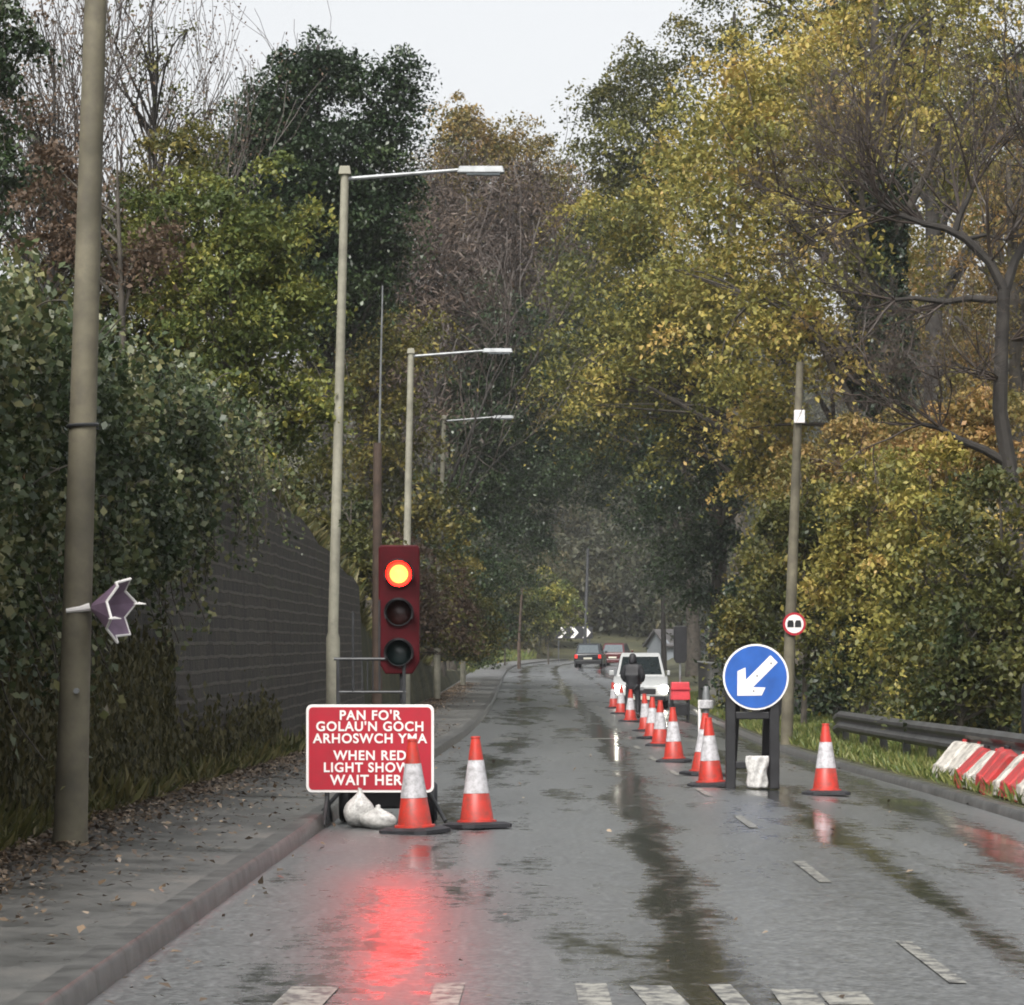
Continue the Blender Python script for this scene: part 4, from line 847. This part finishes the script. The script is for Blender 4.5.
# ---------------------------------------------------------------- blue arrow sign
Y = 34.6; ppm = FPX / Y; p = foot(754, Y); root = empty('arrow_sign', p, R(2), 'round blue sign with white arrow pointing down left on a black frame', 'road sign')
zc = CH + (HY - 677)/ppm - p.z; r = 33/ppm
b = MB(); b.lathe([(r, 0), (r, .02)], 48, 'Y', (0.02, .02, zc)); b.build('disc', M['signwhite'], root)
b = MB(); b.lathe([(r*.945, 0), (r*.945, .003)], 48, 'Y', (0.02, -.0005, zc)); b.build('blue_face', M['signblue'], root)
a = R(225); ux, uz = math.cos(a), math.sin(a); vx, vz = -uz, ux
def ar(t, s): return (.02 + r * (t*ux + s*vx), zc + r * (t*uz + s*vz))
hk = .155
poly = [ar(-.78, -hk), ar(.28, -hk), ar(.02, -.43), ar(.27, -.52), ar(.80, .0), ar(.27, .52), ar(.02, .43), ar(.28, hk), ar(-.78, hk)]
b = MB()
def tri(pl, y): b.add([(x, y, z) for x, z in pl], [tuple(range(len(pl)))])
tri([poly[0], poly[1], poly[7], poly[8]], -.0065); tri([poly[1], poly[2], poly[3], poly[4]], -.0065); tri([poly[4], poly[5], poly[6], poly[7]], -.0065); tri([poly[1], poly[4], poly[7]], -.0065)
b.build('arrow', M['signwhite'], root, fix=False)
for t_, s in ((-.62, .03), (-.05, 0), (.35, .25)):
    x, z = ar(t_, s); k = MB(); k.lathe([(.011, 0), (.008, .004)], 10, 'Y', (x, -.008, z)); k.build('bolt', M['galv'], root)
xs = [(731 - 754)/ppm, (775 - 754)/ppm]
for x in xs:
    b = MB(); b.box(x - .055, x + .055, .03, .09, 0, zc - r*.35); b.build('upright', M['black'], root, bev=.012)
    b = MB(); b.add([(x*.72-.045, .10, zc - r*.7), (x*.72+.045, .10, zc - r*.7), (x*.72+.045, .16, zc - r*.7), (x*.72-.045, .16, zc - r*.7), (x*.8-.05, .5, .0), (x*.8+.05, .5, .0), (x*.8+.05, .57, .0), (x*.8-.05, .57, .0)], [(0, 1, 2, 3), (7, 6, 5, 4), (0, 4, 5, 1), (1, 5, 6, 2), (2, 6, 7, 3), (3, 7, 4, 0)]); b.build('rear_leg', M['black'], root, bev=.008)
for k, zz_ in enumerate((zc - r - .06, .26)):
    b = MB(); b.box(xs[0] + .055, xs[1] - .055, .035, .085, zz_ - .04, zz_ + .04); b.build('crossbar', M['black'], root, bev=.01)
b = MB()
for s in (-1, 1): b.tube([(s*.02, .06, zc - r - .10), (s*.16, .06, zc - r*.8)], .02, 8)
b.build('brace', M['black'], root)
bm = MB(); nx, nz = 14, 18; vs = []; fs = []      # folded white sack hung from the lower bar
for j in range(nz + 1):
    for i in range(nx + 1):
        u, v = i/nx, j/nz; x = (u - .5) * (.245 - .03*v + .02*math.sin(v*9)); y = -.015 - .05*math.sin(math.pi*u) * (.35 + v) - .01*math.sin(u*14 + v*7); vs.append((x, y, .36 - v * .345))
for j in range(nz):
    for i in range(nx): k = j*(nx+1) + i; fs.append((k, k+1, k+nx+2, k+nx+1))
bm.add(vs, fs); sb = bm.build('hanging_sack', M['sandbag'], None, smooth=True); sb.modifiers.new('cloth', 'SOLIDIFY').thickness = .03
sb.location = p + Vector((.035, .02, 0)); tag(sb, 'white weighted sack hung in the blue arrow sign frame', 'sandbag', 'sandbags under the signs')

# ---------------------------------------------------------------- right pole with small round sign
Y = 54; p = foot(786, Y); lean = (800 - 786)*Y/FPX; H = CH + (HY - 362)*Y/FPX - p.z
root = empty('sign_pole', p, 0, 'slim weathered pole on the right verge carrying a small white box near the top', 'pole')
b = MB(); b.tube([(0, 0, -.2), (lean*.3, 0, H*.3), (lean*.65, 0, H*.65), (lean, 0, H)], [.105, .095, .08, .06], 12); b.build('shaft', M['polewood'], root, smooth=True, fix=False)
b = MB(); zb_ = H - (417 - 362)*Y/FPX; b.box(lean*.92 - .09, lean*.92 + .09, -.14, -.06, zb_ - .11, zb_ + .11); b.build('box', M['signwhite'], root, bev=.01)
zs = CH + (HY - 624)*Y/FPX - p.z; xs_ = lean * zs / H + (791 - 786.6)*Y/FPX - .02
sg = empty('round_sign', p + Vector((xs_, -.12, zs)), R(3), 'small round sign with red ring and two black vehicle shapes on the right pole', 'road sign')
r = 11.5*Y/FPX
b = MB(); b.lathe([(r, 0), (r, .015)], 32, 'Y'); b.build('disc', M['signred'], sg)
b = MB(); b.lathe([(r*.80, 0), (r*.80, .003)], 32, 'Y', (0, -.0155, 0)); b.build('white_face', M['signwhite'], sg)
b = MB()
for x0 in (-.62, .04):
    b.prism([(r*(x0 + a_), r*c_) for a_, c_ in ((0, -.28), (.56, -.28), (.56, .08), (.48, .32), (.1, .32), (0, .08))], -.024, -.0195)
b.build('vehicle_symbol', M['black'], sg)
b = MB(); b.box(-.03, .03, 0, .1, -.02, .02); b.build('bracket', M['galv'], sg)

# ---------------------------------------------------------------- guard rail, barriers, fence on the right
root = empty('guard_rail', foot(880, 44), 0, 'grey corrugated guard rail on short posts along the right verge', 'guard rail'); R0 = Vector(root.location)
ys_ = np.linspace(27, 53, 27); prof = [(0, .0), (-.05, .05), (-.05, .09), (0, .14), (0, .17), (-.05, .22), (-.05, .26), (0, .31), (.015, .31), (.015, 0)]
xr_ = lambda y: float(xr(y)) + .62 + (.35 * max(0, (y - 50)/3) ** 2); zr_ = lambda y: float(zg(y)) + .30 + (.0 if y < 50 else -.18 * ((y - 50)/3))
vs = []; fs = []; n = len(prof)
for y in ys_:
    for a_, c_ in prof: vs.append((xr_(y) + a_ - R0.x, y - R0.y, zr_(y) + c_ - R0.z))
for i in range(len(ys_) - 1):
    for k in range(n): fs.append((i*n + k, i*n + (k+1) % n, (i+1)*n + (k+1) % n, (i+1)*n + k))
fs += [tuple(range(n)), tuple((len(ys_)-1)*n + k for k in range(n))[::-1]]
b = MB(); b.add(vs, fs); b.build('beam', M['oldsteel'], root)
for y in np.arange(28.5, 52, 2.4):
    b = MB(); x = xr_(y) + .05; b.box(x - R0.x, x - R0.x + .1, y - .06 - R0.y, y + .06 - R0.y, TZ(x, y) - R0.z - .1, zr_(y) + .26 - R0.z); b.build('post', M['oldsteel'], root)
def barrier(red):
    root = empty('road_barrier', (0, 0, 0)); L = .36
    m = M['barred'] if red else M['barwhite']
    b = MB(); pr = [(0, 0), (.0, .15), (.03, .17), (.20, .42), (.24, .455), (.32, .455), (.36, .42), (.52, .17), (.55, .15), (.55, 0)]
    n = len(pr); st = [(-L, .96), (-L + .03, 1), (-.05, 1), (-.03, .93), (.03, .93), (.05, 1), (L - .03, 1), (L, .96)]; vs = []; fs = []
    for y, s in st: vs += [(.275 + (x - .275)*s, y, z*s) for x, z in pr]
    for i in range(len(st) - 1):
        for k in range(n): fs.append((i*n + k, i*n + (k+1) % n, (i+1)*n + (k+1) % n, (i+1)*n + k))
    fs += [tuple(range(n)), tuple((len(st)-1)*n + k for k in range(n))[::-1]]
    b.add(vs, fs); b.build('body', m, root, bev=.012)
    b = MB(); b.lathe([(.035, 0), (.035, .03), (.02, .035)], 14, 'Z', (.28, .15, .452)); b.build('filler_cap', M['black'] if red else M['barred'], root)
    b = MB(); b.tube([(.275, L, .12), (.275, L, .36)], .045, 10); b.build('coupling', m, root, smooth=True)
    return root
protos = {True: barrier(True), False: barrier(False)}; used = set()
seq = [(False, 'white end barrier twisted out of line at the far end of the row'), (False, 'grubby white barrier second from the far end of the row'), (True, 'red barrier farthest up the verge'), (False, 'white barrier between the two farthest red ones'), (True, 'red barrier in the middle of the row on the verge'), (False, 'white barrier between the middle and the near red ones'), (True, 'red barrier near the right edge of the photo'), (False, 'dirty white barrier at the right edge, nearest of the white ones')]
y = 36.6
for k, (red, lab) in enumerate(seq):
    o = protos[red] if red not in used else copy_tree(protos[red]); used.add(red)
    x = float(xr(y)) + .18 + (.12 if k < 2 else 0); o.location = (x, y, TZ(x + .2, y) + .01); o.rotation_euler = (R(random.uniform(-4, 4)), R(random.uniform(3, 13)), R(18 if k == 0 else (8 if k == 1 else random.uniform(-7, 7))))
    tag(o, lab, 'barrier', 'red and white plastic barriers on the verge'); y -= random.uniform(.79, .93)
p = foot(1019, 37); p.x += .3; b = MB(); b.tube([(0, 0, -.1), (0, 0, .95), (.0, 0, 1.02)], [.11, .11, .09], 12); o = b.build('bollard', M['black'], None, smooth=True, fix=False); p = Vector((6.0, 37.0, TZ(6.0, 37))); o.location = p
tag(o, 'stout dark post among the bushes at the right edge behind the barriers', 'post')
root = empty('timber_fence', (0, 0, 0), 0, 'black stained timber fence beside the road behind the blue arrow sign', 'fence')
fy = np.linspace(70, 98, 15); fx = lambda y: float(xr(y)) + .35 + .012*(98 - y)
b = MB()
for i in range(14):
    y0, y1 = fy[i], fy[i+1]; x0, x1 = fx(y0), fx(y1)
    for j in range(12):
        t0, t1 = j/12 + .006, (j+1)/12 - .006; z0 = float(zg(y0)); hgt = 1.25 + .02*((j*7) % 3)
        xa, ya, xb, yb = x0 + (x1-x0)*t0, y0 + (y1-y0)*t0, x0 + (x1-x0)*t1, y0 + (y1-y0)*t1
        b.add([(xa, ya, z0-.1), (xb, yb, z0-.1), (xb, yb, z0+hgt), (xa, ya, z0+hgt), (xa+.03, ya, z0-.1), (xb+.03, yb, z0-.1), (xb+.03, yb, z0+hgt), (xa+.03, ya, z0+hgt)], [(0,1,2,3),(7,6,5,4),(0,3,7,4),(1,5,6,2),(3,2,6,7)])
y0 = 70; z0 = float(zg(y0))
for j in range(10):
    xa = fx(y0) + .12*j; b.add([(xa, y0-.02, z0-.1), (xa+.11, y0-.02, z0-.1), (xa+.11, y0-.02, z0+1.25), (xa, y0-.02, z0+1.25), (xa, y0+.01, z0-.1), (xa+.11, y0+.01, z0-.1), (xa+.11, y0+.01, z0+1.25), (xa, y0+.01, z0+1.25)], [(0,1,2,3),(7,6,5,4),(0,3,7,4),(1,5,6,2),(3,2,6,7)])
b.build('boards', M['fencewood'], root)
b = MB()
for i in range(14): b.tube([(fx(fy[i]) - .01, fy[i], float(zg(fy[i])) + 1.3), (fx(fy[i+1]) - .01, fy[i+1], float(zg(fy[i+1])) + 1.3)], .035, 4)
b.tube([(fx(70), 70, z0 + 1.29), (fx(70) + 1.2, 70, z0 + 1.29)], .035, 4); b.build('top_rail', M['barkrail'], root)

# ---------------------------------------------------------------- signal seen from behind, marker post
Y = 79; ppm = FPX / Y; p = foot(680, Y); root = empty('traffic_signal', p, R(182), 'black portable signal seen from behind on a red battery box', 'traffic light', 'portable traffic signals')
zt = CH + (HY - 626)/ppm - p.z; zb = CH + (HY - 663)/ppm - p.z
signal_head(root, zt, zb, 13/ppm, lit=False)
for q in KIDS(root):
    if q.name.startswith('head'): q.data.materials[0] = M['black']
b = MB(); b.tube([(0, .05, .9), (0, .05, zb + .05)], .028, 8); b.build('pole', M['galv'], root, smooth=True)
z1 = CH + (HY - 700)/ppm - p.z; z2 = CH + (HY - 682)/ppm - p.z
b = MB(); b.box(-.24, .24, -.18, .2, z1, z2, .02, .03); bx = b.build('battery_box', M['redbox'], root, bev=.02)
b = MB(); b.box(-.245, .245, -.19, .21, z1 + (z2-z1)*.55, z1 + (z2-z1)*.62); b.build('lid_seam', M['signred'], bx)
for x in (-.2, .2):
    for y_ in (-.15, .17): b = MB(); b.tube([(x, y_, 0), (x, y_, z1 + .02)], .03, 8); b.build('leg', M['black'], root)
b = MB(); b.box(-.22, .22, -.1, .12, .12, z1 - .08); b.build('trolley', M['black'], root, bev=.02)
p = foot(706, 60); root = empty('marker_post', p, 0, 'pale grey plastic marker post behind the cones by the blue arrow sign', 'post')
b = MB(); b.tube([(0, 0, 0), (0, 0, .62), (0, 0, .8), (0, 0, .98)], [.07, .06, .075, .045], 12); b.build('body', M['galv'], root, smooth=True)
b = MB(); b.lathe([(.10, .55), (.14, .57), (.14, .70), (.10, .72)], 14); b.build('collar', M['conewhite'], root, smooth=True)
b = MB(); b.tube([(-.12, -.02, .0), (-.12, -.02, .72)], .03, 8); b.build('strut', M['signwhite'], root, smooth=True)

# ---------------------------------------------------------------- vehicles
def car(name, loc, rz, label, paint, w, L, h, front_lit=False, glass='glass', suv=False):
    """x across, +y towards the nose; base of the tyres at z = 0"""
    root = empty(name, loc, rz, label, 'car'); hw = w/2; zb = .22; zw = h * .58
    prof = [(-L/2, zb + .15), (-L/2, zw*.95), (-L/2 + .08, zw), (L/2 - 1.0, zw), (L/2 - .25, zw*.86), (L/2, zw*.70), (L/2, zb + .12), (L/2 - .12, zb), (-L/2 + .12, zb)]
    def hull(b, pr, stations):
        n = len(pr); vs = []; fs = []
        zc_ = sum(q[1] for q in pr)/n; yc_ = sum(q[0] for q in pr)/n
        for x, s in stations: vs += [(x, yc_ + (y - yc_)*s, zc_ + (z - zc_)*(s*.5 + .5)) for y, z in pr]
        for i in range(len(stations) - 1):
            for k in range(n): fs.append((i*n + k, i*n + (k+1) % n, (i+1)*n + (k+1) % n, (i+1)*n + k))
        fs += [tuple(range(n)), tuple((len(stations)-1)*n + k for k in range(n))[::-1]]; b.add(vs, fs)
    b = MB(); hull(b, prof, [(-hw, .955), (-hw + .08, .985), (-hw + .22, 1), (hw - .22, 1), (hw - .08, .985), (hw, .955)]); b.build('body', M[paint], root, bev=.05, smooth=True)
    y0, y1 = -L/2 + .12, L/2 - 1.05; ry0, ry1 = y0 + (.12 if suv else .5), y1 - .65
    def cab(dx, dz, z1, gx=0):
        tb, tt = hw - .07 + dx, hw - .22 + dx
        return [(-tb, y0 - gx, zw - .02), (tb, y0 - gx, zw - .02), (tb, y1 + gx, zw - .02), (-tb, y1 + gx, zw - .02), (-tt, ry0 - gx, z1), (tt, ry0 - gx, z1), (tt, ry1 + gx, z1), (-tt, ry1 + gx, z1)]
    fc = [(3, 2, 1, 0), (4, 5, 6, 7), (0, 1, 5, 4), (1, 2, 6, 5), (2, 3, 7, 6), (3, 0, 4, 7)]
    b = MB(); b.add(cab(0, 0, h - .04), fc); b.build('pillars', M[paint], root, bev=.04)
    c = cab(0, 0, h - .04); V = [Vector(q) for q in c]
    def pane(i0, i1, i2, i3, nm, out, ins=.1, top=.12):
        A, B, C_, D = V[i0], V[i1], V[i2], V[i3]; bl = lambda u, v: (A*(1-u) + B*u)*(1-v) + (D*(1-u) + C_*u)*v
        q = [bl(ins, .1), bl(1-ins, .1), bl(1-ins, 1-top), bl(ins, 1-top)]; o_ = Vector(out)
        g = MB(); g.add([tuple(x + o_*.012) for x in q] + [tuple(x - o_*.01) for x in q], [(0, 1, 2, 3), (7, 6, 5, 4), (0, 4, 5, 1), (1, 5, 6, 2), (2, 6, 7, 3), (3, 7, 4, 0)]); g.build(nm, M[glass], root)
    pane(2, 3, 7, 6, 'windscreen', (0, .8, .6), .06); pane(0, 1, 5, 4, 'rear_window', (0, -.9, .3), .08)
    for a_, b_, c_, d_, s in ((1, 2, 6, 5, 1), (3, 0, 4, 7, -1)): pane(a_, b_, c_, d_, 'side_window', (s, 0, .3), .08)
    b = MB(); b.box(-(hw - .2), hw - .2, ry0 + .02, ry1 - .02, h - .045, h, .06, .1); b.build('roof', M[paint], root, bev=.03)
    for s in (-1, 1):
        for y in (L/2 - .75, -L/2 + .7):
            g = MB(); g.lathe([(.18, -.09), (.29, -.10), (.31, -.07), (.31, .07), (.29, .10), (.18, .09)], 24, 'X', (s*(hw - .09), y, .31)); wl = g.build('wheel', M['rubber'], root, smooth=True)
            g = MB(); g.lathe([(.02, s*.07), (.19, s*.085), (.19, s*.05)], 18, 'X', (s*(hw - .09) + s*.012, y, .31), cap=False); g.build('rim', M['galv'], wl)
        g = MB(); g.box(s*(hw - .02) - .09*(s < 0) , s*(hw - .02) + .09 + .0 - .09*(s < 0) + (.06 if s > 0 else -.0), y1 - .28, y1 - .18, zw + .02, zw + .17); g.build('wing_mirror', M[paint], root, bev=.02)
        g = MB(); g.lathe([(.12, 0), (.11, .04), (.04, .06)], 20, 'Y', (0, 0, 0)); hl = g.build('headlight', M['headlamp'] if front_lit else M['greyglass'], root, smooth=True); hl.location = (s*(hw - .12), L/2 - .01, zw*.70 - .08); hl.rotation_euler = (0, 0, R(180))
        g = MB(); g.box(s*(hw - .14) - .09, s*(hw - .14) + .09, -L/2 - .02, -L/2 + .06, zw*.66, zw*.92); g.build('tail_light', M['taillamp'], root, bev=.015)
    g = MB(); g.box(-hw*.55, hw*.55, L/2 - .05, L/2 + .012, zb + .2, zw*.62); gr = g.build('grille', M['black'], root, bev=.01)
    g = MB(); g.box(-.08, .08, L/2 + .012, L/2 + .02, zb + .32, zb + .42); g.build('badge', M['galv'], gr)
    g = MB(); g.box(-hw + .08, hw - .08, L/2 - .08, L/2 + .05, zb + .0, zb + .17); g.build('front_bumper', M['black'], root, bev=.03)
    g = MB(); g.box(-hw + .05, hw - .05, -L/2 - .05, -L/2 + .1, zb, zb + .24); g.build('rear_bumper', M['black'] if paint == 'cardark' else M[paint], root, bev=.03)
    g = MB(); g.box(-.26, .26, -L/2 - .06, -L/2 - .03, zb + .3, zb + .41); g.build('number_plate', M['plate'], root)
    g = MB(); g.box(-.26, .26, L/2 + .05, L/2 + .062, zb + .04, zb + .15); g.build('front_plate', M['plate'], root)
    return root
p = foot(640.5, 95); car('white_car', p, R(178), 'white car with lit headlamps facing us behind the cones', 'carwhite', 1.6, 3.5, 1.62, True, suv=True)
p = foot(590.5, 200); car('dark_car', p, R(-6), 'dark hatchback with red tail lamps driving away on the wet road', 'cardark', 1.74, 4.1, 1.5, glass='greyglass')
p = foot(617, 214); car('red_car', p, R(-10), 'dark red car half hidden beyond the white car roof', 'carred', 1.74, 4.1, 1.52, glass='greyglass')

# ---------------------------------------------------------------- person in black
def person(loc, rz, label):
    root = empty('person', loc, rz, label, 'person')
    def skin(name, pts, edges, rad, m, sub=2, rootv=0):
        me = bpy.data.meshes.new(name); me.from_pydata(pts, edges, []); o = bpy.data.objects.new(name, me); COL.objects.link(o)
        sk = o.modifiers.new('skin', 'SKIN'); sk.use_smooth_shade = True
        for i, r_ in enumerate(rad):
            d_ = me.skin_vertices[0].data[i]; d_.radius = (r_, r_) if not hasattr(r_, '__len__') else r_; d_.use_root = (i == rootv)
        s_ = o.modifiers.new('sub', 'SUBSURF'); s_.levels = s_.render_levels = sub
        if name in ('jacket', 'trousers'):
            rm = o.modifiers.new('remesh', 'REMESH'); rm.mode = 'VOXEL'; rm.voxel_size = .02; sm_ = o.modifiers.new('soft', 'SMOOTH'); sm_.factor = .6; sm_.iterations = 14
        dg = bpy.context.evaluated_depsgraph_get(); dg.update(); nm = bpy.data.meshes.new_from_object(o.evaluated_get(dg)); bpy.data.objects.remove(o)
        nm.materials.clear(); nm.materials.append(m); nm.name = name; nm.polygons.foreach_set('use_smooth', [True]*len(nm.polygons))
        q = bpy.data.objects.new(name, nm); COL.objects.link(q); q.parent = root; return q
    # one continuous body: pelvis, spine, neck, head, arms into pockets, legs, feet
    P = [(0, 0, .92), (0, .01, 1.12), (0, .02, 1.34), (0, .03, 1.48), (0, .02, 1.56), (0, -.005, 1.66), (0, 0, 1.74),
         (-.17, .02, 1.42), (-.27, .04, 1.16), (-.19, -.10, .98), (-.15, -.14, .93), (.17, .02, 1.42), (.27, .04, 1.16), (.19, -.10, .98), (.15, -.14, .93),
         (-.10, 0, .86), (-.13, -.02, .48), (-.14, .03, .09), (-.15, -.12, .045), (.10, 0, .86), (.13, .03, .48), (.14, .09, .09), (.16, -.06, .045)]
    E = [(0, 1), (1, 2), (2, 3), (3, 4), (4, 5), (5, 6), (2, 7), (7, 8), (8, 9), (9, 10), (2, 11), (11, 12), (12, 13), (13, 14), (0, 15), (15, 16), (16, 17), (17, 18), (0, 19), (19, 20), (20, 21), (21, 22)]
    rad = [(.15, .12), (.14, .11), (.15, .11), .06, .058, (.078, .095), .06, .06, .046, .038, .04, .06, .046, .038, .04, .085, .062, .042, .04, .085, .062, .042, .04]
    skin('body', P, E, rad, M['skin'])
    C_ = [(0, 0, .80), (0, .01, 1.0), (0, .01, 1.15), (0, .02, 1.36), (0, .03, 1.50), (-.19, .02, 1.42), (-.29, .04, 1.16), (-.21, -.11, .98), (.19, .02, 1.42), (.29, .04, 1.16), (.21, -.11, .98)]
    skin('jacket', C_, [(0, 1), (1, 2), (2, 3), (3, 4), (3, 5), (5, 6), (6, 7), (3, 8), (8, 9), (9, 10)], [(.22, .19), (.20, .18), (.19, .175), (.165, .15), .10, .085, .07, .062, .085, .07, .062], M['clothes'], rootv=1)
    T_ = [(0, 0, .90), (-.10, 0, .84), (-.13, -.02, .48), (-.14, .03, .10), (.10, 0, .84), (.13, .03, .48), (.14, .09, .10)]
    skin('trousers', T_, [(0, 1), (1, 2), (2, 3), (0, 4), (4, 5), (5, 6)], [(.16, .13), .105, .085, .066, .105, .085, .066], M['clothes'])
    skin('hood', [(0, .05, 1.44), (0, .04, 1.62), (0, .03, 1.72), (0, .02, 1.78)], [(0, 1), (1, 2), (2, 3)], [.115, (.115, .125), (.10, .11), .05], M['clothes'])
    for s, q in ((-1, (-.145, -.06, .04)), (1, (.15, .0, .04))):
        skin('boot', [(q[0], q[1] + .10, .05), (q[0], q[1] - .02, .045), (q[0], q[1] - .13, .035), (q[0] , q[1]+.09, .16)], [(0, 1), (1, 2), (0, 3)], [.055, .052, .04, .06], M['rubber'])
    b = MB()
    root.scale = (.95, .95, .9)
    b.lathe([(.014, 0), (.010, .012), (.001, .014)], 10, 'Y', (-.033, -.088, 1.675)); b.lathe([(.014, 0), (.010, .012), (.001, .014)], 10, 'Y', (.033, -.088, 1.675)); b.build('eyes', M['black'], root)
    b = MB(); b.add([(-.016, -.09, 1.625), (.016, -.09, 1.625), (0, -.125, 1.632), (0, -.092, 1.675)], [(0, 1, 2), (1, 3, 2), (3, 0, 2)]); b.build('nose', M['skin'], root)
    b = MB(); b.box(-.028, .028, -.1, -.088, 1.592, 1.602); b.build('mouth', M['barred'], root)
    return root
person(foot(633, 79), R(165), 'person in black hooded coat standing among the cones before the white car')

# ---------------------------------------------------------------- far bend: chevron board, house
Y = 248; root = empty('chevron_board', Vector(((574 - HX)*Y/FPX, Y, 0)), 0, 'black and white chevron board pointing right at the far bend', 'road sign'); zc = CH + (HY - 632.5)*Y/FPX
root.location.z = TZ(root.location.x, Y)
zc -= root.location.z
b = MB(); b.box(-1.45, 1.45, 0, .03, zc - .48, zc + .48); b.build('board', M['black'], root)
for k in range(3):
    b = MB(); x = -.95 + k*.95; b.add([(x - .3, -.006, zc + .42), (x + .0, -.006, zc + .42), (x + .35, -.006, zc), (x + .0, -.006, zc - .42), (x - .3, -.006, zc - .42), (x + .05, -.006, zc)], [(5, 2, 1, 0), (4, 3, 2, 5)]); b.build('chevron', M['signwhite'], root, fix=False)
for x in (-1.2, 1.2): b = MB(); b.box(x - .05, x + .05, .03, .13, -.3, zc + .45); b.build('post', M['darksteel'], root)
Y = 262; x0 = (672 - HX)*Y/FPX; root = empty('house', (x0 + 2.5, Y + 6, TZ(x0, Y) - .3), R(14), 'small pale house glimpsed between the trees past the bend', 'house')
zt = CH + (HY - 647)*Y/FPX - root.location.z + .3
b = MB(); b.box(-3.6, 3.6, -3, 3, -1, zt); b.prismx([(-3, zt), (3, zt), (0, zt + 1.1)], -3.6, -3.4); b.prismx([(-3, zt), (3, zt), (0, zt + 1.1)], 3.4, 3.6); b.build('wall', M['housewall'], root)
b = MB(); b.add([(-3.9, -3.4, zt - .2), (3.9, -3.4, zt - .2), (3.9, 0, zt + 1.2), (-3.9, 0, zt + 1.2), (-3.9, 3.4, zt - .2), (3.9, 3.4, zt - .2)], [(0, 1, 2, 3), (3, 2, 5, 4)]); rf = b.build('roof', M['rooftile'], root); rf.modifiers.new('t', 'SOLIDIFY').thickness = .15
b = MB(); b.box(-.4, .4, .6, 1.2, zt + .9, zt + 2.0); b.build('chimney', M['rooftile'], rf)
for x in (-2, .2, 2.2): b = MB(); b.box(x - .5, x + .5, -3.03, -2.98, .9, 2.1); b.build('window', M['glass'], root)
